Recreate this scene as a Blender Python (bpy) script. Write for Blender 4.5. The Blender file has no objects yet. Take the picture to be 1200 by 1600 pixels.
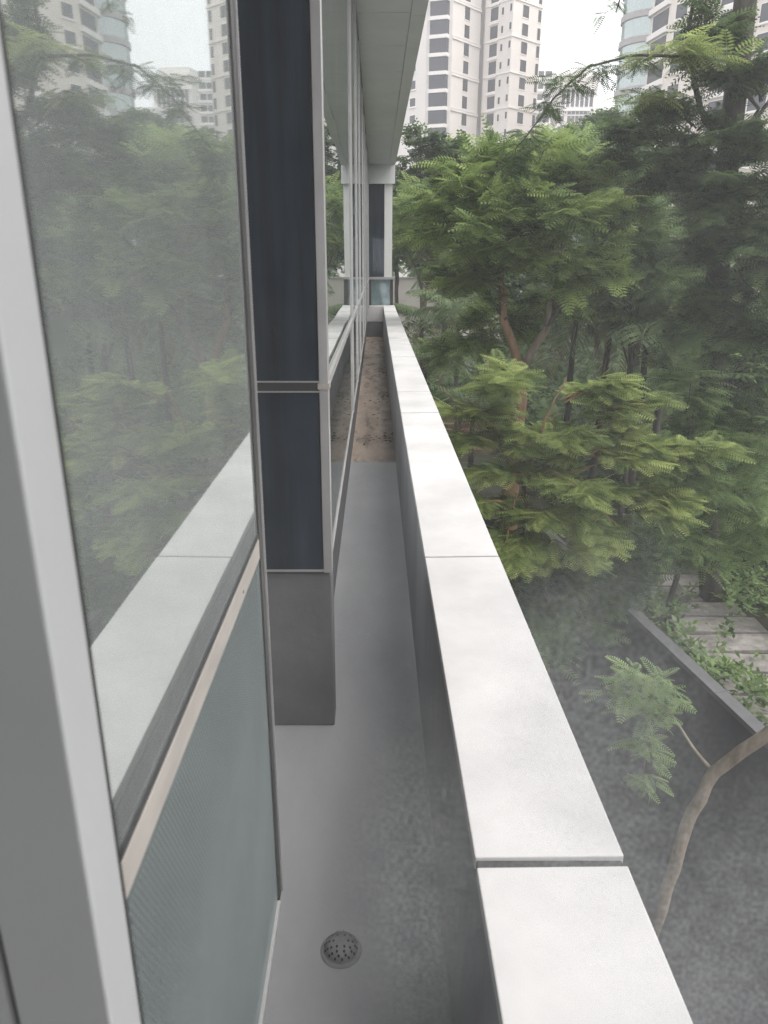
import bpy, bmesh, math, random
import numpy as np
from mathutils import Vector, Matrix

scene = bpy.context.scene
COL = scene.collection
R = math.radians

# ------------------------------------------------------------------ camera
CZ = 9.0                                   # eye height above the sunken court floor
PITCH = math.atan2(392.0, 1150.0)
cam_d = bpy.data.cameras.new('camera')
cam_d.sensor_fit = 'HORIZONTAL'
cam_d.sensor_width = 36.0
cam_d.lens = 36.0 * 1150.0 / 1200.0
cam_d.shift_x = 17.0 / 1600.0
cam_d.clip_start = 0.02
cam_d.clip_end = 3000.0
cam_d.dof.use_dof = True
cam_d.dof.focus_distance = 7.0
cam_d.dof.aperture_fstop = 13.0
cam = bpy.data.objects.new('camera', cam_d)
cam.location = (0, 0, CZ)
cam.rotation_euler = (math.pi / 2 - PITCH, 0, 0)
COL.objects.link(cam)
scene.camera = cam

# ------------------------------------------------------------------ world and sun
SUN_EL, SUN_AZ = R(58), R(118)             # azimuth from +Y towards +X
w = bpy.data.worlds.new('World')
scene.world = w
w.use_nodes = True
wn = w.node_tree.nodes
wl = w.node_tree.links
wn.clear()
out = wn.new('ShaderNodeOutputWorld')
bg = wn.new('ShaderNodeBackground')
sky = wn.new('ShaderNodeTexSky')
sky.sky_type = 'NISHITA'
sky.sun_disc = False
sky.sun_elevation = SUN_EL
sky.sun_rotation = SUN_AZ
sky.air_density = 1.0
sky.dust_density = 4.0
sky.ozone_density = 1.0
hs = wn.new('ShaderNodeHueSaturation')
hs.inputs['Saturation'].default_value = 0.10
mixs = wn.new('ShaderNodeMix')
mixs.data_type = 'RGBA'
mixs.inputs[0].default_value = 0.72        # an even cloud deck over the clear sky
wl.new(sky.outputs[0], hs.inputs['Color'])
wl.new(hs.outputs[0], mixs.inputs[6])
mixs.inputs[7].default_value = (12.0, 12.1, 12.4, 1)
wl.new(mixs.outputs[2], bg.inputs['Color'])
bg.inputs['Strength'].default_value = 0.10
wl.new(bg.outputs[0], out.inputs['Surface'])

sd = bpy.data.lights.new('sun', 'SUN')
sd.energy = 1.15
sd.angle = R(45)
sd.color = (1.0, 0.96, 0.90)
sun = bpy.data.objects.new('sun', sd)
sdir = Vector((math.sin(SUN_AZ) * math.cos(SUN_EL), math.cos(SUN_AZ) * math.cos(SUN_EL), math.sin(SUN_EL)))
sun.rotation_euler = sdir.to_track_quat('Z', 'Y').to_euler()
COL.objects.link(sun)

scene.view_settings.view_transform = 'Standard'
scene.view_settings.look = 'None'
scene.view_settings.exposure = 1.0
scene.view_settings.gamma = 1.0
scene.view_settings.use_curve_mapping = False
scene.render.engine = 'CYCLES'
scene.cycles.max_bounces = 8
scene.cycles.transparent_max_bounces = 16
scene.cycles.volume_bounces = 1
scene.cycles.use_denoising = True
scene.cycles.denoising_prefilter = 'NONE'     # keeps leaf detail crisp

# ------------------------------------------------------------------ helpers
_s, _c = math.sin(PITCH), math.cos(PITCH)


def at(px, py, Y):
    """The world point at distance Y along the street that is seen at (px, py) in the photograph."""
    x, y = (px - 583.0) / 1150.0, (py - 800.0) / 1150.0
    d = Vector((x, _c - y * _s, -_s - y * _c))
    t = Y / d.y
    return Vector((d.x * t, Y, CZ + d.z * t))


def mat(name, base=(0.5, 0.5, 0.5), rough=0.6, metal=0.0, spec=0.5, var=0.0, scale=3.0, bump=0.0, bscale=None,
        col2=None, aniso=(1, 1, 1), thresh=(0.35, 0.7), rvar=0.0):
    m = bpy.data.materials.new(name)
    m.use_nodes = True
    nt = m.node_tree
    N, L = nt.nodes, nt.links
    b = N['Principled BSDF']
    b.inputs['Base Color'].default_value = (*base, 1)
    b.inputs['Roughness'].default_value = rough
    b.inputs['Metallic'].default_value = metal
    b.inputs['Specular IOR Level'].default_value = spec
    if var or col2 or bump or rvar:
        tc = N.new('ShaderNodeTexCoord')
        mp = N.new('ShaderNodeMapping')
        mp.inputs['Scale'].default_value = aniso
        L.new(tc.outputs['Object'], mp.inputs['Vector'])
        no = N.new('ShaderNodeTexNoise')
        no.inputs['Scale'].default_value = scale
        no.inputs['Detail'].default_value = 8
        no.inputs['Roughness'].default_value = 0.62
        L.new(mp.outputs[0], no.inputs['Vector'])
        cr = N.new('ShaderNodeValToRGB')
        cr.color_ramp.elements[0].position = thresh[0]
        cr.color_ramp.elements[1].position = thresh[1]
        c2 = col2 or tuple(min(1, v * (1 + var)) for v in base)
        c1 = base if col2 else tuple(v * (1 - var) for v in base)
        cr.color_ramp.elements[0].color = (*c1, 1)
        cr.color_ramp.elements[1].color = (*c2, 1)
        L.new(no.outputs['Fac'], cr.inputs[0])
        L.new(cr.outputs[0], b.inputs['Base Color'])
        if rvar:
            mr = N.new('ShaderNodeMapRange')
            mr.inputs['To Min'].default_value = max(0, rough - rvar)
            mr.inputs['To Max'].default_value = rough + rvar
            L.new(no.outputs['Fac'], mr.inputs['Value'])
            L.new(mr.outputs[0], b.inputs['Roughness'])
        if bump:
            n2 = N.new('ShaderNodeTexNoise')
            n2.inputs['Scale'].default_value = bscale or scale * 6
            n2.inputs['Detail'].default_value = 5
            L.new(mp.outputs[0], n2.inputs['Vector'])
            bp = N.new('ShaderNodeBump')
            bp.inputs['Strength'].default_value = bump
            bp.inputs['Distance'].default_value = 0.02
            L.new(n2.outputs['Fac'], bp.inputs['Height'])
            L.new(bp.outputs[0], b.inputs['Normal'])
    return m


def mirror_mat(name, tint, dust, fac, rough=0.02, wob=0.0, wscale=0.8, dvar=0.25, dscale=4.0, fresnel=False, stretch=None):
    """Facade glass: a mirror coat over the dark body, with a film of dust; stretch draws painted reflection streaks."""
    m = bpy.data.materials.new(name)
    m.use_nodes = True
    nt = m.node_tree
    N, L = nt.nodes, nt.links
    N.clear()
    o = N.new('ShaderNodeOutputMaterial')
    mx = N.new('ShaderNodeMixShader')
    df = N.new('ShaderNodeBsdfDiffuse')
    gl = N.new('ShaderNodeBsdfGlossy')
    gl.inputs['Color'].default_value = (*tint, 1)
    gl.inputs['Roughness'].default_value = rough
    tc = N.new('ShaderNodeTexCoord')
    no = N.new('ShaderNodeTexNoise')
    no.inputs['Scale'].default_value = dscale
    no.inputs['Detail'].default_value = 9
    no.inputs['Roughness'].default_value = 0.65
    if stretch:
        mp = N.new('ShaderNodeMapping')
        mp.inputs['Scale'].default_value = stretch
        L.new(tc.outputs['Object'], mp.inputs['Vector'])
        L.new(mp.outputs[0], no.inputs['Vector'])
    else:
        L.new(tc.outputs['Object'], no.inputs['Vector'])
    cr = N.new('ShaderNodeValToRGB')
    cr.color_ramp.elements[0].position = 0.3
    cr.color_ramp.elements[1].position = 0.72
    cr.color_ramp.elements[0].color = (*[v * (1 - dvar) for v in dust], 1)
    cr.color_ramp.elements[1].color = (*[v * (1 + dvar) for v in dust], 1)
    L.new(no.outputs['Fac'], cr.inputs[0])
    L.new(cr.outputs[0], df.inputs['Color'])
    if fresnel:
        fr = N.new('ShaderNodeFresnel')
        fr.inputs['IOR'].default_value = fac
        L.new(fr.outputs[0], mx.inputs[0])
    else:
        mr = N.new('ShaderNodeMapRange')
        mr.inputs['From Min'].default_value = 0.3
        mr.inputs['From Max'].default_value = 0.7
        mr.inputs['To Min'].default_value = fac + 0.04
        mr.inputs['To Max'].default_value = fac - 0.04
        L.new(no.outputs['Fac'], mr.inputs['Value'])
        L.new(mr.outputs[0], mx.inputs[0])
    if wob:
        n2 = N.new('ShaderNodeTexNoise')
        n2.inputs['Scale'].default_value = wscale
        n2.inputs['Detail'].default_value = 1
        L.new(tc.outputs['Object'], n2.inputs['Vector'])
        bp = N.new('ShaderNodeBump')
        bp.inputs['Strength'].default_value = wob
        bp.inputs['Distance'].default_value = 0.01
        L.new(n2.outputs['Fac'], bp.inputs['Height'])
        L.new(bp.outputs[0], gl.inputs['Normal'])
    L.new(df.outputs[0], mx.inputs[1])
    L.new(gl.outputs[0], mx.inputs[2])
    L.new(mx.outputs[0], o.inputs['Surface'])
    return m


def leaf_mat(name, c_dark, c_light, trans=0.38, rough=0.6):
    m = bpy.data.materials.new(name)
    m.use_nodes = True
    nt = m.node_tree
    N, L = nt.nodes, nt.links
    b = N['Principled BSDF']
    b.inputs['Roughness'].default_value = rough
    b.inputs['Specular IOR Level'].default_value = 0.2
    a = N.new('ShaderNodeAttribute')
    a.attribute_name = 'tone'
    cr = N.new('ShaderNodeValToRGB')
    cr.color_ramp.elements[0].color = (*c_dark, 1)
    cr.color_ramp.elements[1].color = (*c_light, 1)
    L.new(a.outputs['Fac'], cr.inputs[0])
    L.new(cr.outputs[0], b.inputs['Base Color'])
    t = N.new('ShaderNodeBsdfTranslucent')
    hv = N.new('ShaderNodeHueSaturation')
    hv.inputs['Value'].default_value = 1.25
    L.new(cr.outputs[0], hv.inputs['Color'])
    L.new(hv.outputs[0], t.inputs['Color'])
    mx = N.new('ShaderNodeMixShader')
    mx.inputs[0].default_value = trans
    L.new(b.outputs[0], mx.inputs[1])
    L.new(t.outputs[0], mx.inputs[2])
    L.new(mx.outputs[0], N['Material Output'].inputs['Surface'])
    return m


class MB:
    """Collects boxes, prisms and tubes, then links them as one mesh object."""

    def __init__(s):
        s.v, s.f = [], []

    def box(s, x0, x1, y0, y1, z0, z1):
        i = len(s.v)
        s.v += [(x, y, z) for z in (z0, z1) for x, y in ((x0, y0), (x1, y0), (x1, y1), (x0, y1))]
        s.f += [tuple(i + k for k in q) for q in ((3, 2, 1, 0), (4, 5, 6, 7), (0, 1, 5, 4), (1, 2, 6, 5), (2, 3, 7, 6), (3, 0, 4, 7))]
        return s

    def prism(s, pts, z0, z1):
        """pts counter-clockwise seen from above"""
        i, n = len(s.v), len(pts)
        s.v += [(p[0], p[1], z0) for p in pts] + [(p[0], p[1], z1) for p in pts]
        s.f.append(tuple(i + k for k in reversed(range(n))))
        s.f.append(tuple(i + n + k for k in range(n)))
        for k in range(n):
            j = (k + 1) % n
            s.f.append((i + k, i + j, i + n + j, i + n + k))
        return s

    def obox(s, p, u, a0, a1, d0, d1, z0, z1):
        """box along direction u from p; d measured along the outward normal (u turned clockwise)"""
        nx, ny = u[1], -u[0]
        q = [(p[0] + u[0] * a + nx * d, p[1] + u[1] * a + ny * d) for a, d in ((a0, d1), (a1, d1), (a1, d0), (a0, d0))]
        return s.prism(q, z0, z1)

    def tube(s, path, radii, n=8):
        path = [Vector(p) for p in path]
        i0 = len(s.v)
        for k, p in enumerate(path):
            t = (path[min(k + 1, len(path) - 1)] - path[max(k - 1, 0)]).normalized()
            a = t.cross(Vector((0.31, 0.9, 0.2))).normalized()
            b = t.cross(a)
            for j in range(n):
                th = 2 * math.pi * j / n
                s.v.append(tuple(p + (a * math.cos(th) + b * math.sin(th)) * radii[k]))
        for k in range(len(path) - 1):
            for j in range(n):
                j2 = (j + 1) % n
                s.f.append((i0 + k * n + j, i0 + k * n + j2, i0 + (k + 1) * n + j2, i0 + (k + 1) * n + j))
        s.f.append(tuple(i0 + j for j in reversed(range(n))))
        e = i0 + (len(path) - 1) * n
        s.f.append(tuple(e + j for j in range(n)))
        return s

    def build(s, name, material, parent=None, smooth=False, bevel=0.0):
        me = bpy.data.meshes.new(name)
        me.from_pydata(s.v, [], s.f)
        me.materials.append(material)
        if smooth:
            me.polygons.foreach_set('use_smooth', [True] * len(me.polygons))
        return link(name, me, parent, bevel)


def link(name, me, parent=None, bevel=0.0):
    o = bpy.data.objects.new(name, me)
    COL.objects.link(o)
    if parent is not None:
        o.parent = parent
        # keep world coordinates: the parent's own matrix is undone
        o.matrix_parent_inverse = parent_world(parent).inverted()
    if bevel:
        md = o.modifiers.new('bevel', 'BEVEL')
        md.width = bevel
        md.segments = 2
        md.limit_method = 'ANGLE'
    return o


def parent_world(o):
    m = o.matrix_basis.copy()
    while o.parent is not None:
        m = o.parent.matrix_basis @ m if False else o.parent.matrix_basis @ o.matrix_parent_inverse @ m
        o = o.parent
    return m


def tag(o, label=None, cat=None, group=None, kind=None):
    if label:
        o['label'] = label
    if cat:
        o['category'] = cat
    if group:
        o['group'] = group
    if kind:
        o['kind'] = kind
    return o


def thing(name, label, cat, loc, group=None):
    o = bpy.data.objects.new(name, None)
    o.empty_display_size = 0.2
    o.location = loc
    COL.objects.link(o)
    return tag(o, label, cat, group)


def B(name, m, parent, *dims, bevel=0.0):
    return MB().box(*dims).build(name, m, parent, bevel=bevel)


# ------------------------------------------------------------------ materials
M = {}
M['white_metal'] = mat('white_metal', (0.57, 0.555, 0.55), 0.42, var=0.15, scale=1.9, spec=0.3, bump=0.02, bscale=2, rvar=0.08)
M['joint'] = mat('joint_sealant', (0.05, 0.05, 0.05), 0.8)
M['grey_paint'] = mat('grey_waterproof_paint', (0.22, 0.22, 0.228), 0.55, var=0.10, scale=1.4, bump=0.10, bscale=35, rvar=0.1)
M['parapet_paint'] = mat('parapet_paint', (0.245, 0.25, 0.262), 0.6, var=0.25, scale=1.6, aniso=(1, 1, 0.25), bump=0.10, bscale=30)
M['plinth'] = mat('plinth_paint', (0.155, 0.155, 0.161), 0.6, var=0.16, scale=3.0, bump=0.08, bscale=30)
M['alu'] = mat('aluminium', (0.40, 0.39, 0.385), 0.38, metal=0.35, var=0.07, scale=8)
M['alu_warm'] = mat('weathered_aluminium', (0.43, 0.39, 0.355), 0.5, metal=0.15, var=0.16, scale=22, aniso=(1, 0.3, 1))
M['alu_dark'] = mat('bronze_aluminium', (0.055, 0.05, 0.05), 0.4, metal=0.4)
M['gasket'] = mat('black_gasket', (0.02, 0.02, 0.02), 0.6)
M['post_white'] = mat('powder_coated_post', (0.40, 0.405, 0.405), 0.45, var=0.03, scale=5)
M['post_shade'] = mat('shaded_post_coat', (0.205, 0.208, 0.205), 0.5, var=0.05, scale=3)  # post coating darkened to paint in the indoor shade
M['bay_white'] = mat('white_coated_corner', (0.66, 0.66, 0.65), 0.45, var=0.03, scale=5)
M['soffit'] = mat('soffit_panel', (0.62, 0.63, 0.625), 0.5, metal=0.0, var=0.06, scale=1.5)
M['soffit_edge'] = mat('soffit_edge', (0.62, 0.62, 0.62), 0.45, var=0.05, scale=1.5)
M['near_glass'] = mirror_mat('dusty_mirror_glass', (0.80, 0.84, 0.82), (0.265, 0.28, 0.275), 0.54, 0.022, wob=0.03, wscale=0.7, dvar=0.1)
M['far_glass'] = mirror_mat('mirror_glass', (0.86, 0.88, 0.87), (0.10, 0.11, 0.11), 0.86, 0.01, wob=0.12, wscale=0.9)
M['spandrel'] = mirror_mat('fritted_spandrel_glass', (0.62, 0.68, 0.665), (0.155, 0.18, 0.176), 0.22, 0.06, dvar=0.10, dscale=2.5)
M['dark_glass'] = mirror_mat('dark_opaque_glass', (0.8, 0.85, 0.9), (0.022, 0.030, 0.042), 1.52, 0.035, dvar=0.6, dscale=3.2, fresnel=True, wob=0.2, wscale=1.5, stretch=(4, 1, 0.22))  # stretched noise paints window frame reflections as vertical streaks in the colour
M['teal_glass'] = mirror_mat('teal_spandrel_glass', (0.8, 0.9, 0.92), (0.16, 0.22, 0.235), 0.2, 0.05)
M['court'] = mat('court_floor', (0.075, 0.075, 0.080), 0.8, var=0.35, scale=0.7, bump=0.2, bscale=20)
M['soil'] = mat('leafy_soil', (0.030, 0.032, 0.020), 0.95, col2=(0.055, 0.06, 0.03), scale=2.5, bump=0.6, bscale=10)
M['dark_wall'] = mat('dark_retaining_wall', (0.065, 0.066, 0.071), 0.75, var=0.3, scale=1.2, aniso=(1, 1, 0.4), bump=0.1)
M['coping_grey'] = mat('grey_wall_cap', (0.105, 0.105, 0.11), 0.7, var=0.15, scale=3)
M['paver'] = mat('pale_stone_paver', (0.25, 0.23, 0.215), 0.85, var=0.35, scale=5, bump=0.2)
M['beige_wall'] = mat('beige_render', (0.42, 0.40, 0.36), 0.85, var=0.1, scale=1.2)
M['terracotta'] = mat('brown_step', (0.26, 0.17, 0.125), 0.85, var=0.2, scale=4)
M['bark'] = mat('warm_bark', (0.16, 0.095, 0.05), 0.9, col2=(0.28, 0.18, 0.10), scale=7, aniso=(1, 1, 0.3), bump=0.4)
M['bark_dark'] = mat('grey_bark', (0.035, 0.030, 0.026), 0.9, col2=(0.085, 0.074, 0.064), scale=7, aniso=(1, 1, 0.25), bump=0.5)
M['bark_pale'] = mat('pale_bark', (0.10, 0.078, 0.055), 0.9, col2=(0.24, 0.20, 0.15), scale=9, aniso=(1, 1, 0.25), bump=0.4)
M['leaf_bright'] = leaf_mat('feathery_leaf', (0.08, 0.14, 0.045), (0.36, 0.45, 0.15))
M['leaf_lime'] = leaf_mat('lime_leaf', (0.10, 0.155, 0.05), (0.38, 0.44, 0.15))
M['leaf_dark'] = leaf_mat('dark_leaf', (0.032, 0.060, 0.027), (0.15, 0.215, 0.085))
M['leaf_mid'] = leaf_mat('mid_leaf', (0.055, 0.10, 0.040), (0.25, 0.34, 0.13))
M['leaf_palm'] = leaf_mat('palm_leaf', (0.05, 0.08, 0.035), (0.20, 0.26, 0.13), trans=0.3, rough=0.6)
M['leaf_dry'] = leaf_mat('dry_palm_leaf', (0.14, 0.11, 0.07), (0.28, 0.23, 0.16), trans=0.2)
M['tower_white'] = mat('white_render', (0.70, 0.655, 0.62), 0.85, var=0.03, scale=0.2)
M['tower_trim'] = mat('white_trim', (0.76, 0.72, 0.69), 0.8)
M['tower_recess'] = mat('grey_render', (0.36, 0.34, 0.335), 0.85)
M['tower_glass'] = mirror_mat('tower_window', (0.7, 0.72, 0.78), (0.035, 0.035, 0.045), 1.45, 0.1, fresnel=True)
M['cream'] = mat('cream_render', (0.68, 0.61, 0.55), 0.85, var=0.03, scale=0.2)
M['curved_glass'] = mirror_mat('green_balcony_glass', (0.75, 0.82, 0.81), (0.20, 0.255, 0.25), 0.30, 0.08)
M['pole'] = mat('lamp_post_metal', (0.05, 0.052, 0.055), 0.5, metal=0.3)
M['lamp_white'] = mat('lamp_housing', (0.6, 0.6, 0.6), 0.4)
M['drain'] = mat('grey_drain', (0.24, 0.24, 0.245), 0.6, var=0.15, scale=30)
M['hole'] = mat('drain_hole', (0.012, 0.012, 0.013), 0.9)
M['litter'] = mat('dry_leaf_litter', (0.05, 0.038, 0.028), 0.9, var=0.4, scale=40)


def gutter_material():
    m = bpy.data.materials.new('gutter_floor')
    m.use_nodes = True
    N, L = m.node_tree.nodes, m.node_tree.links
    b = N['Principled BSDF']
    b.inputs['Specular IOR Level'].default_value = 0.35
    tc = N.new('ShaderNodeTexCoord')
    sx = N.new('ShaderNodeSeparateXYZ')
    L.new(tc.outputs['Object'], sx.inputs[0])

    def noise(scale, detail, sc=(1, 1, 1)):
        mp = N.new('ShaderNodeMapping')
        mp.inputs['Scale'].default_value = sc
        L.new(tc.outputs['Object'], mp.inputs['Vector'])
        n = N.new('ShaderNodeTexNoise')
        n.inputs['Scale'].default_value = scale
        n.inputs['Detail'].default_value = detail
        n.inputs['Roughness'].default_value = 0.65
        L.new(mp.outputs[0], n.inputs['Vector'])
        return n

    def ramp(src, p0, p1, c0, c1):
        r = N.new('ShaderNodeValToRGB')
        r.color_ramp.elements[0].position = p0
        r.color_ramp.elements[1].position = p1
        r.color_ramp.elements[0].color = (*c0, 1)
        r.color_ramp.elements[1].color = (*c1, 1)
        L.new(src, r.inputs[0])
        return r

    def mix(fac, a, c, blend='MIX'):
        x = N.new('ShaderNodeMix')
        x.data_type = 'RGBA'
        x.blend_type = blend
        if hasattr(fac, 'links'):
            L.new(fac, x.inputs[0])
        else:
            x.inputs[0].default_value = fac
        L.new(a, x.inputs[6])
        L.new(c, x.inputs[7])
        return x.outputs[2]

    g = ramp(noise(2.2, 8, (1, 0.5, 1)).outputs['Fac'], 0.3, 0.72, (0.29, 0.295, 0.308), (0.385, 0.39, 0.402))
    sc = ramp(noise(14, 6, (1.0, 0.35, 1)).outputs['Fac'], 0.66, 0.78, (0, 0, 0), (1, 1, 1))
    pale = N.new('ShaderNodeRGB')
    pale.outputs[0].default_value = (0.46, 0.46, 0.47, 1)
    scf = N.new('ShaderNodeMath')
    scf.operation = 'MULTIPLY'
    scf.inputs[1].default_value = 0.4
    L.new(sc.outputs[0], scf.inputs[0])
    g = mix(scf.outputs[0], g.outputs[0], pale.outputs[0])
    br = ramp(noise(2.4, 7, (1.4, 0.45, 1)).outputs['Fac'], 0.3, 0.7, (0.27, 0.21, 0.165), (0.50, 0.405, 0.33))
    dk = ramp(noise(5.0, 9, (1.5, 0.42, 1)).outputs['Fac'], 0.50, 0.66, (0, 0, 0), (1, 1, 1))
    dark = N.new('ShaderNodeRGB')
    dark.outputs[0].default_value = (0.055, 0.045, 0.04, 1)
    dkf = N.new('ShaderNodeMath')
    dkf.operation = 'MULTIPLY'
    dkf.inputs[1].default_value = 0.75
    L.new(dk.outputs[0], dkf.inputs[0])
    br = mix(dkf.outputs[0], br.outputs[0], dark.outputs[0])
    # algae where water stands along the parapet foot
    ad = N.new('ShaderNodeMath')
    ad.operation = 'ADD'
    nn = noise(2.5, 5)
    L.new(sx.outputs['X'], ad.inputs[0])
    mm = N.new('ShaderNodeMath')
    mm.operation = 'MULTIPLY'
    mm.inputs[1].default_value = 0.22
    L.new(nn.outputs['Fac'], mm.inputs[0])
    L.new(mm.outputs[0], ad.inputs[1])
    alg = ramp(ad.outputs[0], 0.16, 0.30, (0, 0, 0), (0.75, 0.75, 0.75))
    br = mix(alg.outputs[0], br, dark.outputs[0])
    # the new paint stops at 7.1 m
    yy = N.new('ShaderNodeMath')
    yy.operation = 'ADD'
    y2 = N.new('ShaderNodeMath')
    y2.operation = 'MULTIPLY'
    y2.inputs[1].default_value = 0.10
    L.new(nn.outputs['Fac'], y2.inputs[0])
    L.new(sx.outputs['Y'], yy.inputs[0])
    L.new(y2.outputs[0], yy.inputs[1])
    mr = N.new('ShaderNodeMapRange')
    mr.inputs['From Min'].default_value = 7.06
    mr.inputs['From Max'].default_value = 7.16
    L.new(yy.outputs[0], mr.inputs['Value'])
    c = mix(mr.outputs[0], g, br)
    L.new(c, b.inputs['Base Color'])
    b.inputs['Roughness'].default_value = 0.55
    bp = N.new('ShaderNodeBump')
    bp.inputs['Strength'].default_value = 0.15
    bp.inputs['Distance'].default_value = 0.01
    L.new(noise(30, 4).outputs['Fac'], bp.inputs['Height'])
    L.new(bp.outputs[0], b.inputs['Normal'])
    return m


M['gutter'] = gutter_material()

# ------------------------------------------------------------------ ground
WX = -0.187                                # plane of the glass facade
PX0, PX1 = 0.193, 0.483                    # coping edges
GZ = CZ - 1.88                             # gutter floor
CT = CZ - 1.10                             # coping top
YE = 19.8                                  # far end of the gutter
TER = CZ - 6.5                             # garden terrace level

g = MB()
g.v = [(-1500, -600, 0), (1500, -600, 0), (1500, 2400, 0), (-1500, 2400, 0)]
g.f = [(0, 1, 2, 3)]
tag(g.build('ground', M['court']), kind='structure', label='dark paved floor of the sunken court and ground beyond')
# garden terrace: one slab with an L-shaped outline round the sunken court
t = MB()
t.prism([(4.46, 12.2), (5.39, 6.0), (7.2, -6), (70, -6), (70, 130), (-60, 130), (-60, 26), (1.0, 26), (3.9, 15.9)], -0.5, TER)
tag(t.build('garden_terrace', M['soil']), kind='structure', label='raised garden ground of dark leafy soil')

# retaining wall at the edge of the sunken court
rw = thing('retaining_wall', 'dark grey retaining wall with flat cap beside the sunken court', 'wall', (4.6, 9, 0))
edge = [(7.3, -6.0), (5.49, 6.0), (4.56, 12.2), (4.0, 15.9)]
for (a, b_) in zip(edge, edge[1:]):
    u = Vector((b_[0] - a[0], b_[1] - a[1]))
    ln = u.length
    u.normalize()
    q = MB().obox(a, u, 0.002, ln - 0.002, -0.20, -0.04, 0, TER + 0.62)
    q.build('wall_panel', M['dark_wall'], rw)
    nseg = max(1, int(ln / 3))
    for k in range(nseg):
        MB().obox(a, u, ln * k / nseg + 0.004, ln * (k + 1) / nseg - 0.004, -0.22, -0.02, TER + 0.622, TER + 0.70).build('cap_stone', M['coping_grey'], rw)

# stepping path of stone slabs on the terrace
rng = random.Random(5)
pth = thing('garden_path', 'pale stone slab path between ground cover plants', None, (6.2, 11, TER))
pth['kind'] = 'structure'
for k in range(17):
    y = 7.6 + k * 0.68
    x = 6.35 - 0.012 * (y - 8) + rng.uniform(-0.06, 0.06)
    a = rng.uniform(-0.05, 0.05)
    u = (math.cos(a), math.sin(a))
    MB().obox((x, y), u, -0.85 + rng.uniform(-.08, .08), 0.85 + rng.uniform(-.08, .08), -0.29, 0.29, TER - 0.03, TER + 0.06 + rng.uniform(0, .02)).build('stone_slab', M['paver'], pth, bevel=0.012)

# brown garden steps
st = thing('garden_steps', 'brown tiled steps glimpsed beyond the white coping', 'steps', (3, 27, TER))
for k in range(9):
    B('step', M['terracotta'], st, 1.9, 4.2, 24.5 + k * 0.34, 24.84 + k * 0.34 - 0.004, TER - 0.05, TER + 0.16 * (k + 1) - 0.5)

# beige garden wall at the back
bw = thing('boundary_wall', 'plain beige rendered wall behind the palms and trees', 'wall', (4, 45, TER))
for k in range(6):
    B('wall_panel', M['beige_wall'], bw, -14 + k * 3.6 + 0.01, -10.4 + k * 3.6 - 0.01, 45, 45.3, TER - 0.2, CZ - 0.95)
    B('cap_stone', M['beige_wall'], bw, -14 + k * 3.6 + 0.012, -10.4 + k * 3.6 - 0.012, 44.95, 45.35, CZ - 0.948, CZ - 0.87)

# ------------------------------------------------------------------ the gutter and parapet
gut = MB()
gut.box(-1.2, 0.22, -0.4, YE, GZ - 0.25, GZ)
tag(gut.build('gutter_floor', M['gutter']), kind='structure', label='roof gutter floor, new grey paint nearby and stained brown farther on')

par = thing('parapet', 'long low parapet capped with pale metal coping panels', 'parapet', (0.34, 9, GZ))
B('parapet_wall', M['parapet_paint'], par, 0.198, 0.455, 0.30, YE + 0.28, 0.0, CT - 0.052)
joints = [0.42, 1.13, 2.68, 5.58, 6.55, 9.07, 10.28, 11.3, 13.3, 14.8, 15.75, 17.6, YE + 0.30]
for k, (y0, y1) in enumerate(zip(joints, joints[1:])):
    gp = 0.014 if k < 1 else (0.0095 if k < 3 else 0.015)
    dz = [0.0, 0.0015, -0.001, 0.001][k % 4]
    p = MB()
    # folded metal tray: a top skin with down-turned edges
    p.v = [(PX0, y0 + gp, CT - 0.030), (PX0, y0 + gp, CT + dz), (PX1, y0 + gp, CT + 0.004 + dz), (PX1, y0 + gp, CT - 0.030),
           (PX0, y1 - gp, CT - 0.030), (PX0, y1 - gp, CT + dz), (PX1, y1 - gp, CT + 0.004 + dz), (PX1, y1 - gp, CT - 0.030)]
    p.f = [(0, 1, 2, 3), (7, 6, 5, 4), (1, 5, 6, 2), (0, 4, 5, 1), (3, 2, 6, 7), (4, 0, 3, 7)]
    p.build('coping_panel', M['white_metal'], par, bevel=0.003)
    B('joint_strip', M['joint'], par, PX0 + 0.004, PX1 - 0.004, y1 - gp + 0.0005, y1 + gp - 0.0005, CT - 0.029, CT - 0.007)
# return of the parapet across the far end
rt = thing('end_wall', 'pale panel wall closing the far end of the gutter', 'wall', (0, YE, GZ))
B('wall_panel', M['plinth'], rt, -1.2, 0.195, YE + 0.03, YE + 0.25, GZ, CT - 0.40)
B('cladding_panel', M['white_metal'], rt, -1.2, 0.190, YE + 0.02, YE + 0.27, CT - 0.398, CT - 0.004, bevel=0.004)

# domed drain outlet
dr = thing('roof_drain', 'small round perforated dome drain in the grey gutter floor', 'drain', (-0.10, 1.60, GZ))
m_ = MB()
cx, cy = -0.10, 1.60
rings = [(0.070, 0.001), (0.068, 0.005), (0.060, 0.006), (0.055, 0.007), (0.0545, 0.022), (0.051, 0.032), (0.043, 0.041), (0.031, 0.048), (0.016, 0.0515)]
n = 28
rings = [(a_ * 0.86, b_ * 0.72) for a_, b_ in rings]
for (r_, z_) in rings:
    m_.v += [(cx + r_ * math.cos(2 * math.pi * j / n), cy + r_ * math.sin(2 * math.pi * j / n), GZ + z_) for j in range(n)]
for k in range(len(rings) - 1):
    for j in range(n):
        j2 = (j + 1) % n
        m_.f.append((k * n + j, k * n + j2, (k + 1) * n + j2, (k + 1) * n + j))
m_.f.append(tuple((len(rings) - 1) * n + j for j in range(n)))
m_.build('dome', M['drain'], dr, smooth=True)
hm = MB()
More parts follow.
